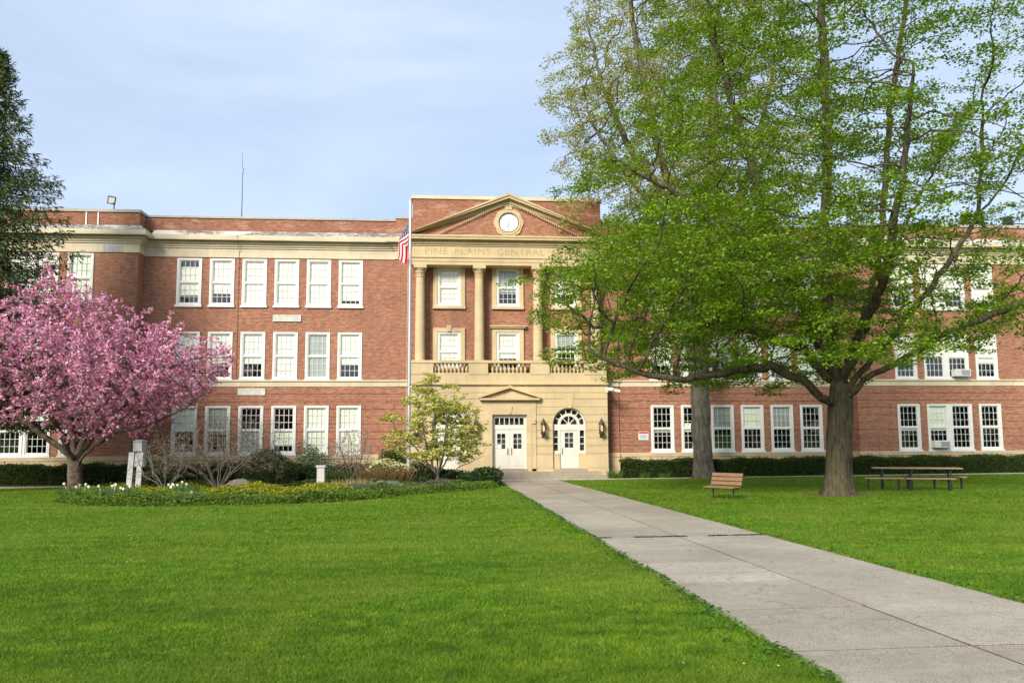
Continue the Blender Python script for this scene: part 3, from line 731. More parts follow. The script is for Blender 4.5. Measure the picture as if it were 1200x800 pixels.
# columns with capitals and bases
YC = -0.74
cm = MB(); cm.lathe((0, 0, 0), [(.27, 0), (.27, .5), (.265, 1.8), (.25, 3.2), (.228, 4.55)], 28)
col0 = cm.build('column', M['cream'], P_, smooth=True)
cb_ = MB(); cb_.box(-.36, .36, -.36, .36, -.14, -.06); cb_.lathe((0, 0, -.06), [(.35, 0), (.36, .03), (.33, .06), (.29, .08), (.30, .10), (.27, .12)], 28)
cb_.build('column_base', M['cream'], col0, smooth=True)
cc = MB(); cc.lathe((0, 0, 4.55), [(.225, 0), (.26, .03), (.26, .07), (.225, .09), (.235, .2), (.26, .34), (.31, .46), (.34, .5)], 28)
for k in range(12):
    t = 2*PI*k/12; r = .245
    for zz, hh, ou in ((4.66, .2, .05), (4.82, .2, .09)):
        tt = t+(PI/12 if zz > 4.7 else 0); d = Vector((math.cos(tt), math.sin(tt), 0)); sd_ = Vector((-d.y, d.x, 0))
        a = d*r+Vector((0, 0, zz)); c = d*(r+ou*0.5)+Vector((0, 0, zz+hh*0.8)); e = d*(r+ou+0.03)+Vector((0, 0, zz+hh*0.72))
        cc.add([a-sd_*.05, a+sd_*.05, c+sd_*.055, c-sd_*.055, e+sd_*.03, e-sd_*.03], [(0, 1, 2, 3), (3, 2, 4, 5)])
cc.box(-.35, .35, -.35, .35, 5.05, 5.24); cc.build('capital', M['cream'], col0, smooth=True)
for i, k in enumerate((-1.5, -.5, .5, 1.5)):
    o = col0 if i == 0 else copy_tree(col0, P_)
    o.location = (k*3.222, YC, 6.38)
# entablature
en = MB()
E0, E1 = -5.28, 5.28
en.box(E0, E1, YF+0.04, -0.16, 11.62, 11.80); en.box(E0-.02, E1+.02, YF+0.015, -0.16, 11.80, 12.0); en.box(E0-.06, E1+.06, YF-0.04, -0.16, 12.0, 12.06)
en.box(E0, E1, YF+0.02, -0.16, 12.06, 12.66); en.box(E0-.05, E1+.05, YF-0.04, -0.16, 12.66, 12.74)
en.box(E0-.08, E1+.08, YF-0.08, -0.16, 12.74, 12.90); en.box(E0-.32, E1+.32, YF-0.36, -0.16, 12.955, 13.08); en.box(E0-.36, E1+.36, YF-0.40, -0.16, 13.08, 13.18)
en.box(E0-.12, E1+.12, YF-0.13, -0.16, 12.90, 12.955)
for k in range(88):
    x = E0-.05+k*0.121; en.box(x, x+.065, YF-.13, YF-.081, 12.75, 12.88)
ent = en.build('entablature', M['cream'], P_)
def word(txt, x0, x1, z0, z1):
    cu = bpy.data.curves.new('lettering', 'FONT'); cu.body = txt; cu.size = 1; cu.extrude = 0.004; cu.space_character = 1.18
    cu.materials.append(M['letters'])
    o = bpy.data.objects.new('lettering', cu); link(o, ent); bpy.context.view_layer.update()
    d = o.dimensions; sx_, sz_ = (x1-x0)/d.x, (z1-z0)/d.y
    bb = o.bound_box; o.scale = (sx_, sz_, 1); o.rotation_euler = (PI/2, 0, 0)
    o.location = (x0-bb[0][0]*sx_, YF+0.016, z0-bb[0][1]*sz_)
    dg = bpy.context.evaluated_depsgraph_get(); me = bpy.data.meshes.new_from_object(o.evaluated_get(dg))
    n = bpy.data.objects.new('carved_word', me); n.matrix_local = o.matrix_local; link(n, ent)
    n.location = o.location; n.rotation_euler = o.rotation_euler; n.scale = o.scale
    bpy.data.objects.remove(o)
word('PINE', -4.57, -3.36, 12.20, 12.55); word('PLAINS', -2.93, -1.0, 12.20, 12.55); word('CENTRAL', -.62, 1.98, 12.20, 12.55); word('SCHOOL', 2.45, 4.57, 12.20, 12.55)
# pediment: tympanum and raking cornices
pd = MB(); pd.prism([(-5.3, 13.182), (5.3, 13.182), (0, 15.25)], YF+0.03, -0.31); ped = pd.build('pediment', M['brick'], P_)
SL = 0.478
def rake(s, w0, w1, y0, y1, mb):
    """sloped slab between perpendicular offsets w0..w1 below the top line"""
    n = math.sqrt(1+SL*SL); X = 5.64; zt = lambda x, w: 15.58-SL*x-w*n
    pl = [(0, zt(0, w0)), (0, zt(0, w1)), (X, max(zt(X, w1), 13.184)), (X, max(zt(X, w0), 13.19))]
    if s > 0: pl = [(x, z) for x, z in pl]
    else: pl = [(-x, z) for x, z in pl][::-1]
    mb.prism(pl, y0, y1)
rk = MB()
for s in (-1, 1):
    rake(s, 0, .12, YF-.40, -0.305, rk); rake(s, .12, .25, YF-.34, -0.305, rk)
    rake(s, .25, .31, YF-.13, YF+.02, rk); rake(s, .31, .46, YF-.07, YF+.02, rk); rake(s, .46, .54, YF-.03, YF+.02, rk)
    for k in range(45):
        x = 0.12+k*0.116; n = math.sqrt(1+SL*SL); z = 15.58-SL*x-.33*n
        a = Vector((s*x, YF-.095, z-.06)); ux = Vector((s/n, 0, -SL/n))
        if z > 13.35: rk.obox(a, ux*.03, (0, .024, 0), Vector((s*SL/n, 0, 1/n))*.05)
rk.build('raking_cornice', M['cream'], ped)
# clock
ck = MB()
def ring(mb, c, r0, r1, y0, y1, k=40, wob=0):
    for j in range(k):
        a, b_ = 2*PI*j/k, 2*PI*(j+1)/k
        ra, rb = r1*(1+wob*math.cos(8*a)), r1*(1+wob*math.cos(8*b_))
        mb.prism([(c[0]+r0*math.cos(a), c[1]+r0*math.sin(a)), (c[0]+ra*math.cos(a), c[1]+ra*math.sin(a)), (c[0]+rb*math.cos(b_), c[1]+rb*math.sin(b_)), (c[0]+r0*math.cos(b_), c[1]+r0*math.sin(b_))], y0, y1)
CC = (0, 14.0)
ring(ck, CC, .54, .80, YF-.05, YF+.03, 48, .035); ring(ck, CC, .56, .68, YF-.09, YF-.051)
for sx_, sz_ in ((0, 1), (0, -1)): ck.prism([(-.2, 14+sz_*.82-.1), (.2, 14+sz_*.82-.1), (.16, 14+sz_*.82+.1), (-.16, 14+sz_*.82+.1)], YF-.085, YF-.052)
clock = ck.build('clock', M['cream'], P_)
q = MB(); q.prism([(.53*math.cos(2*PI*j/48), 14+.53*math.sin(2*PI*j/48)) for j in range(48)], YF-.02, YF+.025); q.build('face', M['face'], clock)
q = MB(); ring(q, CC, .525, .56, YF-.10, YF-.021); q.build('bezel', M['iron'], clock)
q = MB()
for j in range(12):
    a = PI*j/6; d = Vector((math.sin(a), 0, math.cos(a))); t = Vector((math.cos(a), 0, -math.sin(a)))
    q.obox(Vector((0, YF-.024, 14))+d*.42, t*.014, (0, .003, 0), d*.055)
q.build('hour_mark', M['grey'], clock)
for ang, ln, w in ((186, .44, .016), (193, .28, .022)):
    d = Vector((math.sin(R(ang)), 0, math.cos(R(ang)))); t = Vector((d.z, 0, -d.x))
    q = MB(); q.obox(Vector((0, YF-.033-(.006 if ln > .3 else 0), 14))+d*(ln/2-.06), t*w, (0, .002, 0), d*(ln/2+.06)); q.build('hand', M['grey'], clock)
# main door: surround with small pediment
ds = MB()
for s in (-1, 1):
    x = sorted((s*0.93, s*1.20)); ds.box(x[0], x[1], YF-.07, YF-.001, 0.42, 3.70)
    x = sorted((s*1.20, s*1.44)); ds.box(x[0], x[1], YF-.05, YF-.001, 0.42, 4.16)
    x = sorted((s*1.18, s*1.40)); ds.box(x[0], x[1], YF-.12, YF-.051, 2.95, 3.2)
ds.box(-.93, .93, YF-.07, YF-.001, 3.45, 3.70); ds.box(-1.2, 1.2, YF-.04, YF-.001, 3.70, 4.16); ds.prism([(-.09, 3.5), (.09, 3.5), (.13, 3.9), (-.13, 3.9)], YF-.11, YF-.071)
ds.box(-1.44, 1.44, YF-.12, YF-.001, 4.162, 4.22); ds.box(-1.62, 1.62, YF-.30, YF-.001, 4.222, 4.32)
for s in (-1, 1):
    pl = [(0, 5.02), (0, 4.86), (1.66, 4.325), (1.66, 4.42)]
    if s < 0: pl = [(-x, z) for x, z in pl][::-1]
    ds.prism(pl, YF-.30, YF-.001)
ds.prism([(-1.5, 4.33), (1.5, 4.33), (0, 4.83)], YF-.06, YF-.001)
ds.build('door_surround', M['cream'], P_)
# double door
fr = MB(); YD = -0.86
fr.box(-.93, -.80, YD-.03, YD+.1, .54, 3.45); fr.box(.80, .93, YD-.03, YD+.1, .54, 3.45); fr.box(-.80, .80, YD-.03, YD+.1, 3.28, 3.45)
fr.box(-.80, .80, YD-.03, YD+.1, 2.66, 2.90)
for i in range(7):
    x = -.80+1.6*i/6; fr.box(x-.02, x+.02, YD-.02, YD+.08, 2.90, 3.28)
dfr = fr.build('door_frame', M['door_white'], P_)
b = MB(); b.quad((-.8, YD+.03, 2.9), (.8, YD+.03, 2.9), (.8, YD+.03, 3.28), (-.8, YD+.03, 3.28)); b.build('transom_pane', M['glass'], dfr)
def door_leaf(x0, x1, z0, z1, Y, hx, gw0, gw1, gz0, gz1):
    m = MB(); m.box(x0, gw0, Y, Y+.05, z0, z1); m.box(gw1, x1, Y, Y+.05, z0, z1); m.box(gw0, gw1, Y, Y+.05, z0, gz0); m.box(gw0, gw1, Y, Y+.05, gz1, z1)
    m.box(x0+.12, x1-.12, Y-.012, Y-.0005, z0+.15, gz0-.12)
    xm = (gw0+gw1)/2; m.box(xm-.015, xm+.015, Y+.005, Y+.04, gz0, gz1)
    for i in (1, 2):
        z = gz0+(gz1-gz0)*i/3; m.box(gw0, gw1, Y+.006, Y+.039, z-.013, z+.013)
    d = m.build('door', M['door_white'], P_)
    g = MB(); g.quad((gw0, Y+.025, gz0), (gw1, Y+.025, gz0), (gw1, Y+.025, gz1), (gw0, Y+.025, gz1)); g.build('pane', M['glass'], d)
    h = MB(); h.tube([(hx, Y-.015, z0+.75), (hx, Y-.07, z0+.78), (hx, Y-.07, z0+1.08), (hx, Y-.015, z0+1.11)], .014, 8); h.build('handle', M['iron'], d)
    return d
dl = door_leaf(-.795, -.004, .55, 2.655, YD, -.10, -.66, -.22, 1.62, 2.42)
q = MB(); q.box(-.64, -.46, YD+.012, YD+.018, 1.64, 1.84); q.build('paper_notice', M['pink_paper'], dl)
door_leaf(.004, .795, .55, 2.655, YD, .10, .22, .66, 1.62, 2.42)
# arched side entrances
def sector(mb, c, r0, r1, a0, a1, y0, y1, k=3):
    for j in range(k):
        a, b_ = a0+(a1-a0)*j/k, a0+(a1-a0)*(j+1)/k
        mb.prism([(c[0]+r0*math.cos(a), c[1]+r0*math.sin(a)), (c[0]+r1*math.cos(a), c[1]+r1*math.sin(a)), (c[0]+r1*math.cos(b_), c[1]+r1*math.sin(b_)), (c[0]+r0*math.cos(b_), c[1]+r0*math.sin(b_))], y0, y1)
for s in (-1, 1):
    c = (s*AX, AZ); m = MB(); Y = -0.84
    sector(m, c, .83, .92, 0, PI, Y-.02, Y+.1, 24); sector(m, c, .45, .60, 0, PI, Y-.02, Y+.1, 24)
    for k in range(1, 7):
        a = PI*k/7; d = Vector((math.cos(a), 0, math.sin(a))); t = Vector((-d.z, 0, d.x))
        m.obox(Vector((c[0], Y+.035, c[1]))+d*.715, t*.025, (0, .045, 0), d*.13)
    for k in range(1, 4):
        a = PI*k/4; d = Vector((math.cos(a), 0, math.sin(a))); t = Vector((-d.z, 0, d.x))
        m.obox(Vector((c[0], Y+.035, c[1]))+d*.28, t*.02, (0, .045, 0), d*.19)
    sector(m, c, 0.01, .11, 0, PI, Y-.01, Y+.09, 8)
    m.box(c[0]-.92, c[0]+.92, Y-.03, Y+.1, AZ-.32, AZ)
    for sg in (-1, 1):
        xx = sorted((c[0]+sg*.92, c[0]+sg*.84)); m.box(xx[0], xx[1], Y-.02, Y+.1, 1.36, AZ-.32)
        xx = sorted((c[0]+sg*.60, c[0]+sg*.47)); m.box(xx[0], xx[1], Y-.02, Y+.1, .55, AZ-.32)
        xx = sorted((c[0]+sg*.84, c[0]+sg*.60)); m.box(xx[0], xx[1], Y-.02, Y+.1, 1.36, 1.5)
        for i in (1, 2): z = 1.5+(AZ-.32-1.5)*i/3; m.box(xx[0], xx[1], Y-.01, Y+.08, z-.022, z+.022)
    af = m.build('arched_door_frame', M['door_white'], P_)
    g = MB(); g.prism([(c[0]+.84*math.cos(PI*k/24), c[1]+.84*math.sin(PI*k/24)) for k in range(25)], Y+.05, Y+.056)
    for sg in (-1, 1):
        xx = sorted((c[0]+sg*.84, c[0]+sg*.60)); g.box(xx[0], xx[1], Y+.05, Y+.056, 1.5, AZ-.32)
    g.build('pane', M['glass'], af)
    door_leaf(c[0]-.465, c[0]+.465, .55, AZ-.325, Y+.01, c[0]-.38, c[0]-.22, c[0]+.24, 1.66, 2.46)
# entrance recess floors/back so that nothing shows through the doors
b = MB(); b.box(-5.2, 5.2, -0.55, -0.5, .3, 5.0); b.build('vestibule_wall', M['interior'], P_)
b = MB(); b.box(-.93, .93, YF-.12, -.6, .38, .54); b.box(-AX-AR, -AX+AR, YF-.12, -.6, .38, .54); b.box(AX-AR, AX+AR, YF-.12, -.6, .38, .54); b.build('door_sill', M['step'], P_)
# wall lanterns
lm = MB(); lm.lathe((0, 0, 0), [(.02, .0), (.09, .05), (.15, .16), (.15, .22), (.12, .24)], 8)
lm.lathe((0, 0, 0), [(.15, .62), (.18, .65), (.11, .78), (.05, .90), (.02, .96), (.005, 1.02)], 8)
for k in range(8):
    a = 2*PI*(k+.5)/8; lm.tube([(.13*math.cos(a), .13*math.sin(a), .22), (.15*math.cos(a), .15*math.sin(a), .64)], .011, 5)
lm.tube([(0, .13, .2), (0, .2, .1), (0, .3, .1)], .03, 6); lm.box(-.06, .06, .27, .31, -.05, .4)
lan = lm.build('lantern', M['iron'], P_)
g = MB(); g.lathe((0, 0, 0), [(.03, .27), (.055, .33), (.055, .50), (.03, .58)], 8); g.build('lantern_glow', M['lamp'], lan)
for i, x in enumerate((-4.955, -1.8, 1.8, 4.955)):
    o = lan if i == 0 else copy_tree(lan, P_)
    o.location = (x, YF-.31, 2.26)
# steps
st = MB(); st.box(-4.75, 4.75, -2.15, YF-.04, -.2, .40); st.box(-5.05, 5.05, -2.52, -2.151, -.2, .24)
st.build('entrance_steps', M['step'], P_, bevel=.015)

# ------------------------------------------------------------------ trees and plants
def unit(v): return v/np.maximum(np.linalg.norm(v, axis=-1, keepdims=True), 1e-9)
def colonize(att, skel, D, di, dk, iters=120, up=0.06, jit=0.22, rg=None):
    """grow a branching skeleton: skel is a list of (parent polyline index or -1, parent point index, points)"""
    rg = rg or rng
    pos = []; par = []; idx = []
    for pl, pi, pts in skel:
        pts = np.array(pts, float); ids = []
        last = -1 if pl < 0 else idx[pl][pi]
        start = None if pl < 0 else pos[last]
        if start is not None: pts = np.vstack([start, pts])
        for k in range(len(pts)):
            if k == 0:
                if start is None: pos.append(pts[0]); par.append(-1); last = len(pos)-1; ids.append(last)
                else: ids.append(last)
                continue
            n = max(1, int(np.linalg.norm(pts[k]-pts[k-1])/D))
            for j in range(1, n+1):
                q = pts[k-1]+(pts[k]-pts[k-1])*j/n+(rg.normal(0, D*0.10, 3) if 0 < j < n else 0)
                pos.append(q); par.append(last); last = len(pos)-1
            ids.append(last)
        idx.append(ids)
    P = np.array(pos); par = list(par); A = att.copy()
    def nearest(A, Q, off):
        bi = np.zeros(len(A), int); bd = np.full(len(A), 1e9)
        for s in range(0, len(Q), 400):
            d = np.linalg.norm(A[:, None]-Q[None, s:s+400], axis=2); j = d.argmin(1); v = d[np.arange(len(A)), j]
            m = v < bd; bd[m] = v[m]; bi[m] = j[m]+s+off
        return bi, bd
    bi, bd = nearest(A, P, 0); nch = np.zeros(len(P), int)
    for it in range(iters):
        keep = bd > dk; A, bi, bd = A[keep], bi[keep], bd[keep]
        act = bd < di
        if not act.any(): break
        d = unit(A[act]-P[bi[act]]); S = np.zeros((len(P), 3)); np.add.at(S, bi[act], d)
        nodes = np.unique(bi[act]); nodes = nodes[nch[nodes] < 4]
        if len(nodes) == 0: break
        g = unit(unit(S[nodes])+np.array([0, 0, up])+rg.normal(0, jit, (len(nodes), 3)))
        new = P[nodes]+g*D; off = len(P)
        nch[nodes] += 1; nch = np.concatenate([nch, np.zeros(len(new), int)])
        P = np.vstack([P, new]); par += nodes.tolist()
        b2, d2 = nearest(A, new, off); m = d2 < bd; bi[m] = b2[m]; bd[m] = d2[m]
    return P, np.array(par)
def radii(P, par, rbase, tip, n=2.35, gam=1.0):
    N = len(P); acc = np.zeros(N); r = np.zeros(N)
    for i in range(N-1, -1, -1):
        r[i] = max(tip, acc[i]**(1/n)) if acc[i] > 0 else tip
        if par[i] >= 0: acc[par[i]] += r[i]**n
    u = np.clip((r-tip)/(r[0]-tip), 0, 1)
    return tip+(rbase-tip)*u**gam
def branch_mesh(P, par, r, name, mat, parent, rmin=0, rmax=9, flare=None, lobes=0.0):
    N = len(P); kids = [[] for _ in range(N)]
    for i in range(N):
        if par[i] >= 0: kids[par[i]].append(i)
    main = np.full(N, -1)
    for i in range(N):
        if kids[i]: main[i] = max(kids[i], key=lambda c: r[c])
    dirs = np.zeros((N, 3))
    for i in range(N):
        a = P[i]-P[par[i]] if par[i] >= 0 else (P[main[i]]-P[i])
        b = P[main[i]]-P[i] if main[i] >= 0 else a
        dirs[i] = a/max(np.linalg.norm(a), 1e-6)+b/max(np.linalg.norm(b), 1e-6)
    dirs = unit(dirs)
    V = []; Fc = []
    base = 0
    for k, lo, hi in ((18, .12, 9), (8, .03, .12), (5, .012, .03), (3, 0, .012)):
        I = np.array([i for i in range(N) if par[i] >= 0 and lo <= r[i] < hi and rmin <= r[i] < rmax])
        if len(I) == 0: continue
        p = par[I]; ism = main[p] == I
        d0 = np.where(ism[:, None], dirs[p], unit(P[I]-P[p])); r0 = np.where(ism, r[p], np.minimum(r[I]*1.25, r[p])); d1 = dirs[I]; r1 = r[I]
        def rings(C, d, rr):
            ref = np.tile(np.array([0.83, 0.37, 0.11]), (len(C), 1))
            a = unit(np.cross(d, ref)); b = np.cross(d, a); t = 2*PI*np.arange(k)/k
            rad = rr[:, None]*np.ones(k)
            if k >= 16:
                h = C[:, 2][:, None]
                if lobes: rad = rad*(1+lobes*np.sin(3*t+1+0.25*h)+lobes*0.7*np.sin(5*t+2.2-0.4*h)+lobes*0.5*np.sin(9*t+0.9*h))
                if flare:
                    f = np.exp(-np.maximum(h-flare[0], 0)/flare[1]); rad = rad*(1+flare[2]*f*(1+0.45*np.sin(5*t+0.7)+0.2*np.sin(8*t)))
            return C[:, None]+rad[..., None]*(np.cos(t)[None, :, None]*a[:, None]+np.sin(t)[None, :, None]*b[:, None])
        A_ = rings(P[p], d0, r0); B_ = rings(P[I], d1, r1); n = len(I)
        V.append(np.concatenate([A_, B_], 1).reshape(-1, 3))
        j = np.arange(k); q = np.stack([j, (j+1) % k, (j+1) % k+k, j+k], 1)
        Fc.append((base+np.arange(n)[:, None, None]*2*k+q[None]).reshape(-1, 4)); base += n*2*k
    if not V: return None
    return mesh_np(name, np.vstack(V), np.vstack(Fc), mat, parent, smooth=True)
def leaf_quads(C, size, up=0.5, rg=None, aspect=0.62, svar=0.35, direc=None, dspread=1.0):
    """kite-shaped leaves centred at C"""
    rg = rg or rng; n = len(C)
    nrm = rg.normal(0, 1, (n, 3)); nrm[:, 2] = np.abs(nrm[:, 2])+up*2; nrm = unit(nrm)
    dr = rg.normal(0, dspread, (n, 3))
    if direc is not None: dr = dr+direc
    a = unit(dr-nrm*(dr*nrm).sum(1, keepdims=True)); b = np.cross(nrm, a)
    s = size*(1+svar*rg.uniform(-1, 1, n))[:, None]
    fold = nrm*s*0.14
    V = np.stack([C-a*s*0.5, C+b*s*aspect*0.5+a*s*0.02+fold, C+a*s*0.55, C-b*s*aspect*0.5+a*s*0.02+fold], 1).reshape(-1, 3)
    return V, np.arange(n*4).reshape(n, 4)
def tints(n, palette, rg=None, jitter=0.16, weights=None):
    rg = rg or rng; pal = np.array(palette); w = rg.choice(len(pal), n, p=weights)
    t = rg.random((n, 1)); c = pal[w]*(1-t*0.35)+pal[rg.choice(len(pal), n, p=weights)]*t*0.35
    return np.clip(c*(1+rg.normal(0, jitter, (n, 1))), 0.002, 0.95)
def leaf_mesh(name, C, size, pal, mat, parent, up=0.5, rg=None, weights=None, group_tint=None, **k):
    V, Fc = leaf_quads(C, size, up, rg, **k); c = tints(len(C), pal, rg, weights=weights)
    if group_tint is not None: c = c*group_tint
    return mesh_np(name, V, Fc, mat, parent, col=np.repeat(c, 4, 0))
def spread(nodes, per, rad, flat, rg):
    n = len(nodes)*per; o = rg.normal(0, 1, (n, 3)); o = unit(o)*(rg.random((n, 1))**0.5)*rad; o[:, 2] *= flat
    return np.repeat(nodes, per, 0)+o
def pads(env, npad, per, rad, thick, rg, keep=None):
    """attraction points gathered in flat sprays inside the crown envelope env(n)->points"""
    c = env(npad); out = []
    for p in c:
        m = int(per*rg.uniform(0.5, 1.5)); q = rg.normal(0, 1, (m, 3)); q = unit(q)*(rg.random((m, 1))**0.5)*rad*rg.uniform(.6, 1.3)
        tl = rg.normal(0, 0.18, 2); q[:, 2] = q[:, 2]*thick+q[:, 0]*tl[0]+q[:, 1]*tl[1]-0.05*(q[:, 0]**2+q[:, 1]**2)
        out.append(p+q)
    return np.vstack(out)
def profile_env(cx, cy, prof, rx=1.0, ry=1.0, lean=(0, 0), power=0.55, rg=None, zmin=None):
    """crown of revolution with radius profile [(z, r)]"""
    z = np.array([p[0] for p in prof]); r = np.array([p[1] for p in prof]); w = r*r
    def f(n):
        zz = np.linspace(z[0], z[-1], 200); ww = np.interp(zz, z, r)**1.6; ww /= ww.sum()
        h = rg.choice(zz, n, p=ww)+rg.normal(0, 0.1, n); rr = np.interp(h, z, r)*rg.random(n)**power; t = rg.random(n)*2*PI
        u = (h-z[0])/(z[-1]-z[0])
        return np.stack([cx+lean[0]*u+rr*rx*np.cos(t), cy+lean[1]*u+rr*ry*np.sin(t), h], 1)
    return f
def is_tip(P, par, r, rmax):
    kids = np.bincount(par[par >= 0], minlength=len(P)); return (kids == 0) | (r < rmax)

# --- the big maple
def maple():
    rg = np.random.default_rng(21)
    t = empty('maple_tree', (9.04, -18.76, 0.25)); loc = np.array(t.location)
    tag(t, 'large spreading maple with fresh green leaves and a thick ridged trunk on the lawn', 'tree')
    tr = [(9.04,-18.76,.1),(9.08,-18.76,.9),(9.14,-18.76,1.7),(9.2,-18.76,2.5),(9.24,-18.76,3.1),(9.28,-18.76,3.7)]
    skel = [(-1, 0, tr),
     (0, 4, [(8.39,-19.2,3.35),(7.68,-19.5,3.9),(6.62,-19.76,4.3),(5.41,-19.9,4.15),(3.8,-20,3.83),(2.76,-20,3.96),(1.72,-20,4.3),(.95,-20,4.7)]),
     (0, 5, [(8.6,-17.6,5.08),(7.0,-17.2,5.8),(5.2,-17,6.1),(3.45,-16.8,6.0),(1.7,-16.6,5.9)]),
     (0, 5, [(8.9,-18.4,5.5),(8.1,-18.2,7.5),(7.3,-18.1,9.8),(6.6,-18,12.4),(5.9,-18,15.1),(5.4,-18,18.2)]),
     (0, 5, [(8.75,-19.3,5.9),(8.5,-19.6,8.3),(8.74,-19.7,11.1),(8.7,-19.8,14),(8.65,-19.8,17.4),(8.6,-19.8,20.4)]),
     (0, 5, [(9.9,-18.3,4.8),(10.5,-18.1,6.0),(11.2,-18,7.9),(11.7,-17.9,10.9),(12,-17.9,13.6),(12.7,-17.9,16.8),(13.3,-17.9,20.4)]),
     (0, 4, [(9.6,-19.0,3.9),(10.4,-19.2,4.8),(11.4,-19.3,6),(12.8,-19.3,7.65),(13.9,-19.3,9.2),(14.9,-19.2,10.3),(16.2,-19.2,12.3),(17.1,-19,14.4)]),
     (0, 4, [(9.7,-19.4,3.9),(10.7,-20,4.5),(12,-20.2,5.3),(13.4,-20.2,5.8),(14.8,-20.2,6.35),(16.5,-20.2,6.9),(18,-20.2,7.3)]),
     (0, 5, [(10.2,-18.0,4.6),(11.3,-17.5,6.8),(12.9,-17.2,9.8),(14.8,-17,12.9),(16.8,-16.8,15.8),(18.2,-16.6,18.8)]),
     (0, 5, [(9.3,-17.6,5),(9.4,-15.8,7.2),(9.0,-14.2,9.8),(8.8,-13.2,13)]),
     (0, 5, [(9.2,-20,4.9),(9.0,-22,6.6),(8.6,-23.8,8.8),(8.4,-24.8,11.5)]),
     (3, 2, [(6.4,-18.4,8.6),(5.0,-18.6,9.6),(3.2,-18.8,10.4)]),
     (6, 5, [(14.2,-19.3,11.4),(14.4,-19.3,13.6)])]
    prof = [(4.0, 6.5), (4.8, 8.8), (6.5, 9.4), (8.5, 9.3), (11.3, 8.1), (14, 7.2), (17, 6.4), (20, 5.0), (23, 2.2)]
    env = profile_env(9.4, -18.6, prof, 1.0, 0.80, (0.6, 0), 0.5, rg)
    def env2(n):
        p = env(n*4)
        # the right half is looser: open windows of sky between its limbs
        k = np.ones(len(p), bool)
        k &= ~((p[:, 0] > 13.2) & (p[:, 2] > 8.3) & (p[:, 2] < 11.0) & (rg.random(len(p)) < .85))
        k &= ~((p[:, 0] > 11) & (p[:, 2] < 5.0))
        k &= ~((np.abs(p[:, 0]-11.2) < 1.6) & (p[:, 2] > 9) & (p[:, 2] < 14) & (rg.random(len(p)) < .55))
        q = p[k]; extra = rg.random(len(q)) < np.where(q[:, 0] > 10.5, 0.52, 1.0)*np.where(q[:, 2] > 12, .75, 1.0)
        return q[extra][:n]
    def sprays(env, npad, per, ra, rt, th):
        out = []
        for p in env(npad):
            h = p[:2]-np.array([9.2, -18.7]); h = h/max(np.linalg.norm(h), .5); g = np.array([-h[1], h[0]]); m = int(per*rg.uniform(.5, 1.5))
            q = unit(rg.normal(0, 1, (m, 3)))*(rg.random((m, 1))**.5); k = rg.uniform(.65, 1.25)
            a, b = q[:, 0]*ra*k, q[:, 1]*rt*k; tl = rg.normal(-.05, .12)
            out.append(np.column_stack([p[0]+h[0]*a+g[0]*b, p[1]+h[1]*a+g[1]*b, p[2]+q[:, 2]*th+a*tl-.055*a*a-.05*b*b]))
        return np.vstack(out)
    def low(n):                        # the broad umbrella of low sprays on the walk side
        q = unit(rg.normal(0, 1, (n*2, 3)))*(rg.random((n*2, 1))**.4)*np.array([5.4, 6.2, 2.3])+np.array([5.4, -18.7, 7.1]); return q[(q[:, 2] > 4.6+.16*np.maximum(0, q[:, 0]-5))][:n]
    att = np.vstack([sprays(env2, 520, 25, 1.75, 1.0, .12), sprays(low, 210, 25, 1.7, 1.0, .12)])
    P, par = colonize(att, skel, 0.30, 3.2, 0.40, 130, 0.05, 0.20, rg)
    r = radii(P, par, 0.385, 0.0065, 2.3, 1.02)
    branch_mesh(P, par, r, 'trunk', M['bark'], t, flare=(0.15, 0.36, 0.62), lobes=0.045)
    tips = P[is_tip(P, par, r, 0.0115)]; NL = max(6, int(255000/len(tips)))
    C = spread(tips, NL, 0.44, 0.24, rg); gt = np.repeat(rg.uniform(.84, 1.18, (len(tips), 1)), NL, 0)*np.array([1, 1, 1])
    C[:, 2] -= 0.05
    pal = [(0.160, 0.290, 0.012), (0.21, 0.345, 0.018), (0.108, 0.225, 0.010), (0.26, 0.365, 0.026), (0.18, 0.25, 0.028)]
    leaf_mesh('crown', C, 0.086, pal, M['leaf'], t, 0.5, rg, group_tint=gt, aspect=.8)
    for ch in t.children: ch.location = -loc
    print('maple', len(P), len(tips), len(C), r[:40:8])
maple()

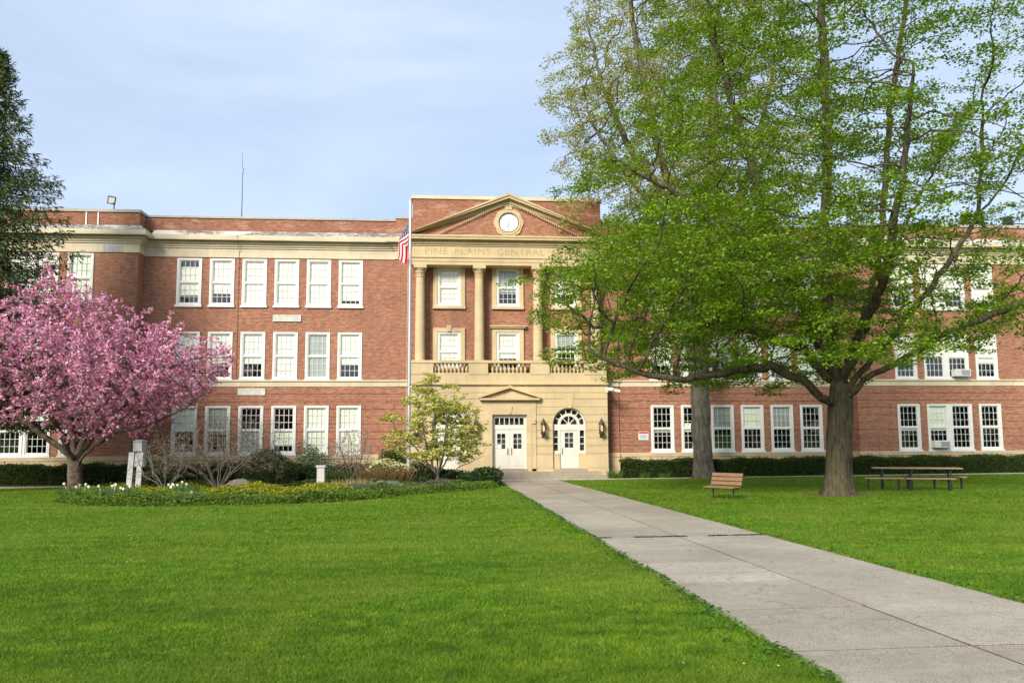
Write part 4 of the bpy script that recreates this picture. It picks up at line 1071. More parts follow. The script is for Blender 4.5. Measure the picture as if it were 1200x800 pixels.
# --- tall tree behind it, just coming into leaf
def tall_tree():
    rg = np.random.default_rng(33)
    t = empty('tall_tree', (9.74, -3.6, 0.08)); loc = np.array(t.location)
    tag(t, 'tall tree with straight grey trunk and sparse yellow-green leaves by the hedge', 'tree')
    y = -3.7
    tr = [(9.74,y,-.05),(9.70,y,1.8),(9.63,y,4.0),(9.55,y,5.8),(9.43,y,8.1),(9.26,y,10.3)]
    skel = [(-1, 0, tr), (0, 5, [(8.85,y,12.2),(8.45,y,14.5),(7.8,y,17.3),(7.06,y,21),(6.5,y,24.9),(6.2,y,28.8)]),
      (0, 5, [(9.9,y,13.1),(10.6,y,16.4),(10.8,y,20.2),(11.2,y,24.6),(11.7,y,30)]),
      (0, 5, [(8.8,y-.8,11.3),(7.1,y-1.2,13.8),(5.3,y-1.4,16),(4.0,y-1.6,17.9)]),
      (0, 5, [(10.2,y+.6,11.5),(11.9,y+1,13.8),(13.4,y+1,17.6),(14.6,y+1,22),(15.3,y+1,26)]),
      (0, 4, [(8.8,y-1.5,9.6),(7.6,y-2.5,11),(6.2,y-3.2,12)]), (0, 5, [(9.6,y-2,13),(9.8,y-3.2,17),(9.5,y-3.8,22)]),
      (1, 2, [(6.4,y,17),(4.8,y-.3,20.5),(4.0,y-.4,24)])]
    prof = [(9.5, 2.8), (11.5, 5.0), (14, 6.8), (18, 8.0), (22, 7.2), (26, 5.6), (30, 3.4), (32.5, 1)]
    env = profile_env(9.3, -3.9, prof, 1.0, 0.7, (-.4, 0), 0.62, rg)
    att = pads(env, 620, 17, 1.1, 0.65, rg)
    P, par = colonize(att, skel, 0.38, 3.6, 0.50, 110, 0.10, 0.2, rg)
    r = radii(P, par, 0.47, 0.010, 2.25)
    branch_mesh(P, par, r, 'trunk', M['bark2'], t, flare=(0.05, 0.5, 0.40), lobes=0.02)
    tips = P[is_tip(P, par, r, 0.0125)]
    C = spread(tips, max(4, int(110000/len(tips))), 0.42, 0.8, rg)
    pal = [(0.32, 0.345, 0.06), (0.37, 0.38, 0.085), (0.25, 0.30, 0.05), (0.34, 0.31, 0.10)]
    leaf_mesh('crown', C, 0.12, pal, M['leaf'], t, 0.2, rg, aspect=.6)
    for ch in t.children: ch.location = -loc
    print('tall', len(P), len(tips), len(C))
tall_tree()

# --- pink flowering cherry
def cherry():
    rg = np.random.default_rng(8)
    t = empty('cherry_tree', (-18.63, -9.0, 0.05)); loc = np.array(t.location)
    tag(t, 'pink flowering cherry tree in full blossom at the end of the flower bed', 'tree')
    y = -9.0
    tr = [(-18.63,y,-.05),(-18.65,y,.5),(-18.68,y,.95),(-18.70,y,1.25)]
    skel = [(-1, 0, tr), (0, 3, [(-19.15,y-.2,1.85),(-19.7,y-.4,2.3),(-20.56,y-.6,3.05),(-21.6,y-.7,3.8),(-22.4,y-.7,4.5)]),
      (0, 3, [(-18.95,y+.3,2.2),(-19.2,y+.4,3.45),(-19.55,y+.4,4.9),(-19.9,y+.3,6.4),(-20.1,y+.3,7.7)]),
      (0, 3, [(-18.2,y-.3,1.8),(-17.9,y-.4,2.2),(-17.2,y-.5,2.95),(-16.4,y-.6,3.8),(-15.3,y-.5,4.9),(-14.2,y-.4,5.5)]),
      (0, 2, [(-18.2,y-.4,1.5),(-17.7,y-.6,1.95),(-16.8,y-.8,2.45),(-15.5,y-.9,2.75),(-14.0,y-.8,3.5),(-13.1,y-.8,4.3)]),
      (0, 3, [(-18.5,y+.4,2.5),(-18.05,y+.7,4.1),(-17.4,y+.8,5.6),(-16.85,y+.8,6.8)]),
      (0, 3, [(-19.0,y+.8,2.2),(-19.9,y+1.6,3.6),(-20.8,y+2,5.2),(-21.5,y+2.2,6.6)]),
      (0, 3, [(-18.7,y-.9,2.1),(-18.8,y-2.0,3.2),(-19.0,y-2.9,4.5)]),
      (5, 2, [(-16.8,y+.6,5.8),(-15.8,y+.4,6.5)])]
    prof = [(2.3, 2.6), (3.2, 4.6), (4.2, 5.6), (5.1, 5.2), (5.9, 4.0), (6.7, 2.8), (7.7, 1.4), (8.5, .35)]
    env = profile_env(-17.6, -9.0, prof, 1.0, 0.80, (-2.7, .2), 0.5, rg)
    def env2(n):
        p = env(n*2); p = p[~((p[:, 0] < -19) & (p[:, 2] < 2.9)) & ~((p[:, 0] > -15.6) & (p[:, 2] < 3.0+(p[:, 0]+15.6)*.45))]
        return p[:n]
    c = env2(560); out = []
    for p in c:                      # upright plume-like shoots
        m = rg.integers(8, 22); q = rg.normal(0, .16, (m, 3)); q[:, 2] += rg.uniform(-.3, 1.4, m); dx = (p-np.array([-18.5, -9, 2.5])); dx[2] = 0
        q[:, :2] += q[:, 2:]*0.13*dx[:2]; out.append(p+q)
    att = np.vstack(out)
    P, par = colonize(att, skel, 0.19, 1.9, 0.24, 100, 0.16, 0.2, rg)
    r = radii(P, par, 0.27, 0.007, 2.2)
    branch_mesh(P, par, r, 'trunk', M['bark_cherry'], t, flare=(0.0, 0.3, 0.3), lobes=0.05)
    tips = P[is_tip(P, par, r, 0.0165)]
    tips = tips[rg.random(len(tips)) < 0.95]
    # every flower head: a puff of petals
    H = spread(tips, 3, 0.15, 0.9, rg); C = spread(H, 5, 0.075, 1, rg)
    gt = np.repeat(rg.uniform(.80, 1.15, (len(H), 1)), 5, 0)*np.array([1, 1, 1])
    pal = [(0.78, 0.34, 0.51), (0.86, 0.52, 0.66), (0.62, 0.19, 0.34), (0.91, 0.72, 0.80), (0.70, 0.26, 0.42)]
    leaf_mesh('blossom', C, 0.085, pal, M['blossom'], t, 0.1, rg, aspect=.95, group_tint=gt, weights=[.3, .24, .16, .12, .18])
    L_ = spread(tips[rg.random(len(tips)) < .22], 2, .16, .8, rg)
    leaf_mesh('leaf', L_, 0.10, [(0.12, 0.07, 0.03), (0.14, 0.13, 0.035)], M['leaf'], t, 0.1, rg)
    for ch in t.children: ch.location = -loc
    print('cherry', len(P), len(tips), len(C))
cherry()

# --- conifers
def conifer(x, y, h, rbase, seed, name, label, group=None, trunk_r=.3, dens=1.0, zlow=1.0, pal=None, leafs=1.0, cutz=0):
    rg = np.random.default_rng(seed); z0 = float(gz(x, y))
    t = empty(name, (x, y, z0)); tag(t, label, 'tree', group)
    m = MB(); m.tube([(0, 0, -.1), (0.03, 0, h*.4), (0, 0.02, h*.8), (0, 0, h)], [trunk_r, trunk_r*.62, trunk_r*.2, .015], 10); m.build('trunk', M['bark'], t, smooth=True)
    bv = MB(); C = []; D = []; z = zlow
    while z < h-.15:
        u = (z-zlow)/(h-zlow); L = rbase*(1-u)**0.85*rg.uniform(.75, 1.15)+.12
        ph = rg.uniform(0, 6)
        for k in range(max(4, int(6*dens))):
            a = ph+2*PI*k/max(4, int(6*dens))+rg.uniform(-.25, .25); l = L*rg.uniform(.6, 1.1); d = np.array([math.cos(a), math.sin(a), 0])
            droop = (0.30-0.75*u); n = max(3, int(l/.28)); pts = []
            for j in range(n+1):
                s = j/n; pts.append(np.array([0, 0, z])+d*l*s+np.array([0, 0, -droop*l*s*(1-0.55*s*s)+.10*l*s**3]))
            if z > cutz: bv.tube(pts, np.linspace(.035*(1-u)+.012, .006, n+1), 4, False)
            sd_ = np.array([-d[1], d[0], 0])
            for j in range(1, n+1):
                s = j/n; w = (1-s*0.8)*min(.46, l*.24)
                for sg in (-1, 1):
                    for f in (0.3, .65, 1.0):
                        e = pts[j]+sd_*sg*w*f+d*.1*f-np.array([0, 0, .10*f])
                        for q in range(4):
                            C.append(e+rg.normal(0, .07, 3)-np.array([0, 0, .075*q])); D.append(sd_*sg*.5+d*.8+np.array([0, 0, -.55 if u < .8 else .2]))
                C.append(pts[j]); D.append(d)
            C += [pts[n]+d*.1, pts[n]+d*.2+np.array([0, 0, .05])]; D += [d*2, d*2]
        z += rg.uniform(.50, .72)
    if bv.v: bv.build('branch', M['bark'], t, smooth=True)
    C = np.array(C); D = np.array(D)
    pal = pal or [(0.030, 0.052, 0.018), (0.045, 0.072, 0.022), (0.020, 0.036, 0.014), (0.065, 0.085, 0.030)]
    leaf_mesh('crown', C, .34*leafs, pal, M['needle'], t, 0.0, rg, aspect=.20, direc=D*1.6, dspread=.55)
    print(name, len(C))
conifer(-23.6, -7.4, 19.9, 5.0, 5, 'spruce_tree', 'tall dark spruce cut by the left edge, behind the pink tree', trunk_r=.34, zlow=3.5, leafs=.74, dens=1.75, pal=[(0.050, 0.088, 0.024), (0.075, 0.118, 0.030), (0.032, 0.058, 0.018), (0.10, 0.13, 0.04)])
for i, (x, y, h, rb, lab) in enumerate(((74, 62, 35.2, 4.6, 'far conifer tip rising over the right parapet, between two lower tips'), (70.3, 60, 33.9, 4.0, 'lower far conifer tip over the right parapet, nearest to the maple'), (78.5, 62, 34.4, 4.2, 'far conifer tip over the right parapet, the one closest to the picture edge'))):
    conifer(x, y, h, rb, 40+i, 'distant_conifer', lab, 'conifers behind the school', dens=.5, zlow=5, leafs=2.2, pal=[(0.05, 0.085, 0.06), (0.07, 0.105, 0.07)])
# --- dense foliage masses: hedges and bushes
def shell_points(n, size, rg, lump=0.16, power=.22, flat_bottom=True):
    """points near the surface of a lumpy ellipsoid with half axes size"""
    d = unit(rg.normal(0, 1, (n, 3)))
    if flat_bottom: d[:, 2] = np.where(d[:, 2] < -.25, -d[:, 2], d[:, 2])
    ph = rg.uniform(0, 6, 6)
    w = 1+lump*(np.sin(4*d[:, 0]+ph[0])*np.sin(4*d[:, 1]+ph[1])+.8*np.sin(7*d[:, 2]+ph[2]+3*d[:, 0])+.5*np.sin(11*d[:, 0]+ph[3])*np.sin(10*d[:, 1]+ph[4]))
    return d*w[:, None]*(rg.random((n, 1))**power)*np.array(size)
def bush(name, label, x, y, size, n, leaf, pal, seed, group=None, up=.2, power=.25, stems=6, lump=.16, cat='shrub', base=0.0, mat='leaf', aspect=.6, crown='foliage', stemmat='twig', direc=None, dspread=1.0):
    rg = np.random.default_rng(seed); z0 = float(gz(x, y))
    t = empty(name, (x, y, z0)); tag(t, label, cat, group)
    m = MB()
    for k in range(stems):
        a = rg.uniform(0, 2*PI); q = np.array([math.cos(a)*size[0], math.sin(a)*size[1], 0])*rg.uniform(.2, .65)
        m.tube([(0.04*math.cos(a), 0.04*math.sin(a), -.05), (q[0]*.4, q[1]*.4, (base+size[2])*.45), (q[0], q[1], (base+size[2]*1.25))], [.02, .014, .006], 5)
    m.build('stem', M[stemmat], t)
    C = shell_points(n, size, rg, lump, power); C[:, 2] += base+size[2]*0.25
    C[:, 2] = np.where(C[:, 2] < .02, rg.random(n)*.2*size[2], C[:, 2])
    D = None if direc is None else np.tile(np.array(direc, float), (n, 1))
    leaf_mesh(crown, C, leaf, pal, M[mat], t, up, rg, aspect=aspect, direc=D, dspread=dspread)
    return t
def hedge(label, x0, x1, y0, y1, h, n, seed, pal):
    rg = np.random.default_rng(seed); xm = (x0+x1)/2; ym = (y0+y1)/2; z0 = float(gz(xm, ym))
    t = empty('hedge', (xm, ym, z0)); tag(t, label, 'hedge', 'clipped hedges along the school front')
    L, W = x1-x0, y1-y0
    def hh(x): return h*(1+.05*np.sin(x*1.9+seed)+.035*np.sin(x*4.3+2*seed)+.02*np.sin(x*9))
    xs_ = np.linspace(-L/2+.08, L/2-.08, int(L*4)); V = []; Fc = []
    for x in xs_:
        k = float(hh(x)); zz = float(gz(x+xm, ym))-z0
        V += [(x, -W/2+.12, zz-.1), (x, -W/2+.10, zz+k*.6), (x, -W/2+.2, zz+k*.88), (x, W/2-.2, zz+k*.88), (x, W/2-.1, zz-.1)]
    for i in range(len(xs_)-1):
        for j in range(4): Fc.append((5*i+j, 5*i+j+1, 5*i+5+j+1, 5*i+5+j))
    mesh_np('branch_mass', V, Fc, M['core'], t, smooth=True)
    x = rg.uniform(-L/2, L/2, n); k = hh(x); face = rg.random(n)
    yv = np.where(face < .55, -W/2+rg.normal(0, .06, n)+.03, rg.uniform(-W/2, W/2, n)); zv = np.where(face < .55, rg.uniform(0.02, 1, n)*k, k*(.97+rg.normal(0, .045, n)))
    sp = rg.random(n) < .05; zv = np.where(sp & (face >= .55), zv+rg.random(n)*.16, zv)
    zv += gz(x+xm, ym)-z0
    leaf_mesh('foliage', np.stack([x, yv, zv], 1), .095, pal, M['leaf'], t, .15, rg, aspect=.42, direc=np.tile([0, -.35, .55], (n, 1)))
hpal = [(0.045, 0.080, 0.018), (0.068, 0.112, 0.024), (0.030, 0.055, 0.013), (0.10, 0.145, 0.034)]
hedge('dark clipped hedge along the right wing, from the entrance to the picture edge', 5.75, 41, -2.75, -1.75, .90, 74000, 3, hpal)
hedge('dark clipped hedge along the left wing, behind the pink tree and flower bed', -41, -12.0, -2.75, -1.75, 1.0, 56000, 4, hpal)
hedge('short clipped hedge between the round yew and the flagpole', -11.6, -6.2, -2.75, -1.85, .85, 10000, 6, hpal)

# --- small trees and shrubs of the flower bed
def twiggy(name, label, x, y, skel, att, D, di, dk, rbase, tip, mat, seed, cat='shrub', up=.1, gam=1.0, n=2.2, flare=None):
    rg = np.random.default_rng(seed); z0 = float(gz(x, y))
    t = empty(name, (x, y, z0)); tag(t, label, cat)
    P, par = colonize(att, skel, D, di, dk, 90, up, .24, rg); r = radii(P, par, rbase, tip, n, gam)
    branch_mesh(P, par, r, 'stem' if cat == 'shrub' else 'trunk', M[mat], t)
    return t, P, par, r, rg
def dogwood():
    rg = np.random.default_rng(14); x, y = -3.73, -8.0
    skel = [(-1, 0, [(0,0,-.1),(0,0,.25),(.02,0,.45)]), (0, 2, [(-.25,-.1,.9),(-.5,-.2,1.8),(-.8,-.2,3.0),(-.9,-.2,4.0)]), (0, 2, [(-.05,.1,1.2),(-.1,.1,2.4),(-.2,.2,3.8),(-.3,.2,4.6)]),
      (0, 2, [(.3,0,.95),(.7,0,1.9),(1.1,0,2.6),(1.6,.1,3.2)]), (0, 1, [(.5,-.1,.6),(1.2,-.2,.95),(2.0,-.2,1.3)]), (0, 2, [(-.4,.2,.9),(-1.0,.3,1.7),(-1.7,.3,2.3)]), (0, 2, [(.15,-.4,1.0),(.3,-.9,2.0),(.4,-1.2,3.0)]), (0, 2, [(.2,.4,1.2),(.4,.8,2.4),(.5,.9,3.4)])]
    prof = [(1.2, 2.0), (1.8, 2.1), (2.6, 2.15), (3.4, 1.9), (4.2, 1.3), (4.8, .5)]
    env = profile_env(-.1, -.1, prof, 1, .9, (-.2, 0), .45, rg)
    att = pads(env, 150, 13, .5, .14, rg)
    t, P, par, r, rg = twiggy('dogwood_tree', 'small multi-stemmed tree with pale yellow-cream blossom sprays beside the flagpole', x, y, skel, att, .13, 1.1, .17, .085, .005, 'twig', 15, 'tree', .03, .9)
    tips = P[is_tip(P, par, r, .0065)]; C = spread(tips, max(3, int(15000/len(tips))), .17, .45, rg); C[:, 2] += .03
    leaf_mesh('blossom', C, .095, [(0.58, 0.58, 0.12), (0.68, 0.67, 0.22), (0.48, 0.52, 0.09), (0.38, 0.44, 0.07)], M['blossom'], t, .7, rg, aspect=.85)
    L_ = spread(tips, 1, .18, .5, rg); leaf_mesh('leaf', L_, .07, [(0.26, 0.33, 0.05), (0.20, 0.28, 0.05)], M['leaf'], t, .4, rg)
dogwood()
def bare_shrub(name, label, x, y, w, d, h, seed, mat, stems, ntw, leafpal, nleaf, low=.5):
    rg = np.random.default_rng(seed); skel = [(-1, 0, [(0, 0, -.1), (0, 0, .12)])]
    for k in range(stems):
        a = 2*PI*(k+rg.uniform(-.3, .3))/stems; f = rg.uniform(.5, 1); q = np.array([math.cos(a)*w*f, math.sin(a)*d*f])
        skel.append((0, 1, [(q[0]*.25, q[1]*.25, h*.22), (q[0]*.6, q[1]*.6, h*rg.uniform(.3, .6)), (q[0]*.95, q[1]*.95, h*rg.uniform(low, .95))]))
    att = shell_points(ntw, (w, d, h*.62), rg, .12, .5); att[:, 2] += h*.38; att = att[att[:, 2] > h*.25]
    t, P, par, r, rg = twiggy(name, label, x, y, skel, att, .11, 1.1, .135, .06, .0045, mat, seed+1)
    if nleaf:
        tips = P[is_tip(P, par, r, .007)]; C = spread(tips[rg.integers(0, len(tips), nleaf)], 1, .1, 1, rg); leaf_mesh('bud', C, .05, leafpal, M['leaf'], t, .2, rg)
bare_shrub('bare_shrub', 'wide leafless shrub with arching grey-brown branches right of the pink tree', -12.15, -11.6, 2.6, 1.6, 3.0, 51, 'twig', 10, 3600, [(0.22, 0.15, 0.11), (0.20, 0.20, 0.07), (0.34, 0.20, 0.20)], 4200)
bare_shrub('bare_shrub', 'low leafless shrub with thin stems beside the white post', -13.9, -12.2, 1.5, 1.0, 2.2, 53, 'twig', 8, 1300, [(0.24, 0.20, 0.10), (0.20, 0.20, 0.07)], 700)
bare_shrub('lilac_shrub', 'bare twiggy shrub with pinkish grey buds under the window nearest the flagpole', -8.0, -4.0, 1.2, .9, 2.6, 55, 'twig', 9, 1900, [(0.50, 0.38, 0.38), (0.42, 0.28, 0.30), (0.45, 0.42, 0.36)], 4200, .7)
dk = [(0.034, 0.066, 0.016), (0.050, 0.088, 0.022), (0.022, 0.045, 0.012)]
bush('yew_shrub', 'round dark green yew mound behind the yellow ground cover', -11.25, -6.8, (1.25, 1.0, 1.36), 12000, .085, dk, 61, direc=(0, 0, .5), aspect=.4)
bush('yew_shrub', 'smaller dark green mound joined to the right side of the round yew', -10.0, -5.8, (.85, .7, .85), 5200, .085, dk, 62, direc=(0, 0, .5), aspect=.4)
bush('grey_green_shrub', 'loose upright grey-green shrub between the round yew and the twiggy lilac', -9.75, -5.0, (1.05, .8, 1.55), 5600, .09, [(0.16, 0.21, 0.12), (0.22, 0.27, 0.17), (0.11, 0.15, 0.08)], 63, power=.6, stems=9)
bush('green_shrub', 'upright mid-green bush against the brick wall left of the flagpole', -6.05, -2.4, (.85, .6, 1.55), 5600, .085, [(0.075, 0.11, 0.018), (0.11, 0.14, 0.025), (0.05, 0.08, 0.015)], 64, power=.35)
fs = bush('flowering_shrub', 'low spreading shrub with cream white blossom left of the flagpole', -6.1, -4.6, (1.25, .8, .85), 5200, .085, [(0.05, 0.085, 0.02), (0.085, 0.12, 0.03)], 65, power=.3)
rg = np.random.default_rng(66); q = shell_points(1500, (1.3, .85, .75), rg, .16, .12); q[:, 2] += .42; q = q[(q[:, 2] > .5)]
leaf_mesh('blossom', q, .10, [(0.72, 0.70, 0.36), (0.62, 0.62, 0.26), (0.78, 0.76, 0.50)], M['blossom'], fs, .6, rg, aspect=.85)
bush('rhododendron', 'dark broad-leaved bush at the end of the bed beside the walk', -1.85, -9.0, (.95, .8, .62), 2600, .14, [(0.035, 0.075, 0.018), (0.06, 0.11, 0.028), (0.025, 0.05, 0.014)], 67, aspect=.42, power=.3)
bush('rhododendron', 'dark broad-leaved bush around the foot of the yellow blossoming tree', -3.3, -7.4, (1.05, .8, .62), 2600, .14, [(0.04, 0.08, 0.02), (0.06, 0.11, 0.028), (0.025, 0.05, 0.014)], 68, aspect=.42, power=.3)
bush('dark_shrub', 'low dark evergreen bush behind the flagpole foot', -4.6, -4.4, (.95, .6, .75), 3600, .09, dk, 69, aspect=.45)
bush('green_shrub', 'low leafy green bush right behind the pale stone post', -8.3, -6.8, (.95, .6, .62), 2600, .09, [(0.05, 0.09, 0.02), (0.085, 0.13, 0.03)], 70, power=.4)
bush('green_shrub', 'loose green shrub behind the two white boards', -16.1, -7.4, (1.0, .7, .95), 3400, .08, [(0.075, 0.115, 0.02), (0.11, 0.15, 0.03), (0.05, 0.08, 0.015)], 71, power=.5)
def tuft(name, label, x, y, w, d, h, n, pal, seed, wid=.05, cat='plant', group=None, splay=.35, part='blade'):
    rg = np.random.default_rng(seed); z0 = float(gz(x, y)); t = empty(name, (x, y, z0)); tag(t, label, cat, group)
    a = rg.uniform(0, 2*PI, n); f = rg.random(n)**.5; b = np.stack([np.cos(a)*f*w, np.sin(a)*f*d, np.zeros(n)-.03], 1)
    L_ = h*rg.uniform(.6, 1.1, n); dr = np.stack([np.cos(a)*f*splay, np.sin(a)*f*splay, np.ones(n)], 1)+rg.normal(0, .14, (n, 3)); dr = unit(dr)
    C = b+dr*L_[:, None]*.5; s = np.cross(dr, unit(rg.normal(0, 1, (n, 3)))); s = unit(s)*L_[:, None]*wid
    tip = b+dr*L_[:, None]+np.array([0, 0, -.06])*L_[:, None]*f[:, None]
    V = np.stack([b-s*.5, b+s*.5, C+s*.5, tip, C-s*.5], 1).reshape(-1, 3); k = np.arange(n)*5
    Fc = np.vstack([np.stack([k, k+1, k+2, k+4], 1), np.stack([k+4, k+2, k+3, k+3], 1)[:0]]) if False else np.stack([k, k+1, k+2, k+4], 1)
    o = mesh_np(part, np.stack([b-s*.5, b+s*.5, C+s*.45, tip], 1).reshape(-1, 3), np.arange(n*4).reshape(n, 4), M['leaf'], t, col=np.repeat(tints(n, pal, rg), 4, 0))
    return t
tuft('ornamental_grass', 'reddish brown ornamental grass left of the flagpole foot', -6.15, -6.6, 1.15, .5, 1.0, 1500, [(0.20, 0.115, 0.055), (0.26, 0.17, 0.08), (0.15, 0.12, 0.045)], 72, .022)
tuft('ornamental_grass', 'pale straw-coloured grass tuft right of the stone post', -7.15, -10.6, .75, .4, .55, 700, [(0.48, 0.38, 0.24), (0.36, 0.28, 0.15), (0.30, 0.29, 0.13)], 73, .03)
bush('lavender_plant', 'low purple-grey mound in front of the straw-coloured grass', -6.6, -13.2, (.9, .6, .28), 2600, .06, [(0.20, 0.18, 0.18), (0.16, 0.18, 0.12), (0.12, 0.14, 0.08)], 74, stems=4, cat='plant', aspect=.35, direc=(0, 0, 1))
bush('silver_plant', 'silvery white-green plant cushion near the flagpole', -5.55, -12.2, (.72, .5, .34), 2400, .07, [(0.44, 0.50, 0.42), (0.28, 0.36, 0.24), (0.16, 0.24, 0.10)], 75, stems=4, cat='plant', aspect=.35, direc=(0, 0, 1))
bush('lavender_plant', 'brownish grey low plant mound under the yellow blossoming tree', -3.6, -10.6, (1.0, .6, .30), 2400, .06, [(0.17, 0.15, 0.13), (0.14, 0.16, 0.09), (0.20, 0.17, 0.15)], 76, stems=4, cat='plant', aspect=.35, direc=(0, 0, 1))
def cover(name, label, poly, n, h, leaf, pal, seed, weights=None, up=.4, aspect=.6):
    """ground cover spread over a patch of the bed"""
    rg = np.random.default_rng(seed); p = np.array(poly); lo, hi = p.min(0), p.max(0); X = []
    c = rg.uniform(lo, hi, (n*4, 2)); c = c[in_poly(c[:, 0], c[:, 1], poly)][:n]
    hh = h*(.62+.25*np.sin(c[:, 0]*2.3+seed)+.22*np.sin(c[:, 1]*1.9+c[:, 0]*1.1)+.16*np.sin(c[:, 0]*5.1)*np.sin(c[:, 1]*4.3)); hh = np.clip(hh, .12*h, h*1.2)
    z = gz(c[:, 0], c[:, 1])+hh*rg.random(len(c))**.45+.02
    o = leaf_mesh(name, np.column_stack([c, z]), leaf, pal, M['leaf'], None, up, rg, weights=weights, aspect=aspect, direc=np.tile([0, 0, .5], (len(c), 1)))
    tag(o, label, None, None, 'stuff'); return o
gr = [(0.09, 0.175, 0.024), (0.13, 0.225, 0.034), (0.06, 0.12, 0.02)]
cover('green_ground_cover', 'leafy green ground cover along the front edge of the flower bed', [(-16.8,-13.6),(-16.0,-15.5),(-14.4,-17.5),(-12.3,-18.5),(-10.4,-18.6),(-8.5,-18.6),(-7.1,-18.1),(-6.1,-17.2),(-5.2,-15.4),(-5.6,-14.2),(-8,-16.2),(-12,-16.4),(-14.6,-14.8),(-16.4,-12)], 26000, .30, .10, gr, 81)
cover('yellow_ground_cover', 'bright yellow-green flowering ground cover in the middle of the flower bed', [(-11,-17.2),(-9,-17.4),(-7.3,-17),(-6.4,-15.6),(-7.2,-12.8),(-9.6,-12),(-11.4,-13.4)], 15000, .42, .085, [(0.34, 0.34, 0.020), (0.26, 0.31, 0.025), (0.42, 0.38, 0.02), (0.10, 0.16, 0.02)], 82, up=.7)
cover('yellow_ground_cover', 'yellowish ground cover among the daffodils at the left of the flower bed', [(-16.2,-14.4),(-14.8,-16.4),(-12,-17),(-11.2,-14),(-12.6,-10),(-16,-9),(-18.2,-9.6)], 15000, .34, .085, [(0.26, 0.30, 0.022), (0.34, 0.34, 0.025), (0.12, 0.20, 0.02), (0.15, 0.21, 0.03)], 83, up=.5)
cover('green_ground_cover', 'mixed low green plants at the right end of the flower bed', [(-6.2,-16.4),(-5,-15.2),(-3.2,-13.1),(-1.7,-11.4),(-1.3,-9.4),(-2.6,-8.2),(-5.4,-9.2),(-7.2,-10.6),(-7.2,-13)], 22000, .30, .085, [(0.085, 0.15, 0.03), (0.13, 0.20, 0.05), (0.06, 0.10, 0.025), (0.15, 0.18, 0.09)], 84)
cover('green_ground_cover', 'darker green plants at the back of the flower bed', [(-18.6,-8.6),(-12,-10),(-8,-10.5),(-5.2,-9),(-2.4,-7.8),(-1.7,-4.4),(-8,-3.9),(-14,-4.6),(-17.2,-6.4)], 24000, .34, .10, [(0.05, 0.09, 0.02), (0.085, 0.13, 0.03), (0.04, 0.065, 0.015)], 85)
def border_cover():
    rg = np.random.default_rng(88); pts = []
    for i in range(0, 13):
        a, b = np.array(BED[i]), np.array(BED[i+1]); L_ = np.linalg.norm(b-a); n = int(L_*820); t_ = rg.random((n, 1)); nrm = np.array([-(b-a)[1], (b-a)[0]])/L_
        q = a+(b-a)*t_; w = .30+.22*np.sin(q[:, 0]*3.1)*np.sin(q[:, 0]*1.3+q[:, 1]*2.1); off = rg.random(n)**1.2*(w+.55)-.10*rg.random(n)-.12*np.sin(q[:, 0]*5)*np.sin(q[:, 1]*4)
        pts.append(np.column_stack([q+nrm*off[:, None], gz(q[:, 0], q[:, 1])+.015+rg.random(n)*np.clip(off+.12, .03, .26)]))
    C = np.vstack(pts); o = leaf_mesh('border_plants', C, .075, [(0.095, 0.19, 0.022), (0.14, 0.24, 0.03), (0.07, 0.135, 0.018), (0.22, 0.27, 0.035)], M['leaf'], None, .35, rg, aspect=.5, direc=np.tile([0, 0, .5], (len(C), 1)))
    tag(o, 'ragged low greenery along the lawn edge of the flower bed', None, None, 'stuff')
border_cover()
# daffodil clumps: strap leaves and white flowers
def daffodil(x, y, nf, label, seed, h=.50):
    rg = np.random.default_rng(seed)
    t = tuft('daffodil_clump', label, x, y, .36, .28, h, 300, [(0.09, 0.18, 0.06), (0.12, 0.22, 0.09), (0.06, 0.13, 0.045)], seed, .085, 'daffodils', 'white daffodils in the flower bed', .7, 'leaf')
    for k in range(nf):
        a = rg.uniform(0, 2*PI); f = rg.uniform(.1, .42); fx, fy, fz = math.cos(a)*f, math.sin(a)*f*.7-.1, h*rg.uniform(.72, 1.08)
        m = MB(); dn = Vector((rg.normal(0, .4), -1, rg.normal(.1, .3))).normalized(); u = dn.orthogonal().normalized(); v = dn.cross(u); c = Vector((fx, fy, fz))
        for j in range(6):
            b = 2*PI*j/6; e = u*math.cos(b)+v*math.sin(b); s = dn.cross(e)
            m.add([c, c+e*.028+s*.018, c+e*.050+dn*.006, c+e*.028-s*.018], [(0, 1, 2, 3)])
        for j in range(8):
            b0, b1 = 2*PI*j/8, 2*PI*(j+1)/8; e0 = u*math.cos(b0)+v*math.sin(b0); e1 = u*math.cos(b1)+v*math.sin(b1)
            m.add([c+e0*.011, c+e1*.011, c+e1*.016+dn*.022, c+e0*.016+dn*.022], [(0, 1, 2, 3)])
        m.tube([(fx*.4, fy*.4, 0), (fx*.8, fy*.8, fz*.6), (fx, fy+.02, fz)], .006, 4)
        m.build('flower', M['daff'], t)
M['daff'] = simple('daffodil_petal', (0.82, 0.80, 0.62), 0.6, .2, var=.05)
for i, (x, y, nf, lab) in enumerate(((-16.6, -13.4, 3, 'two-headed white daffodil clump left of the pink tree trunk, at the bed corner'), (-16.3, -13.6, 2, 'white daffodil clump close to the pink tree trunk on its right'), (-14.9, -14.6, 5, 'fullest white daffodil clump, in front of the two white boards'), (-14.0, -15.6, 2, 'leafy daffodil clump with few flowers below the white boards, at the bed edge'),
      (-13.4, -12.6, 4, 'white daffodils under the low leafless shrub'), (-12.7, -14.0, 4, 'white daffodils in front of the wide leafless shrub'), (-11.1, -18.2, 1, 'single white daffodil at the lawn edge of the bed'), (-6.6, -5.9, 3, 'white daffodils far back beside the reddish brown grass'))):
    daffodil(x, y, nf, lab, 100+i)
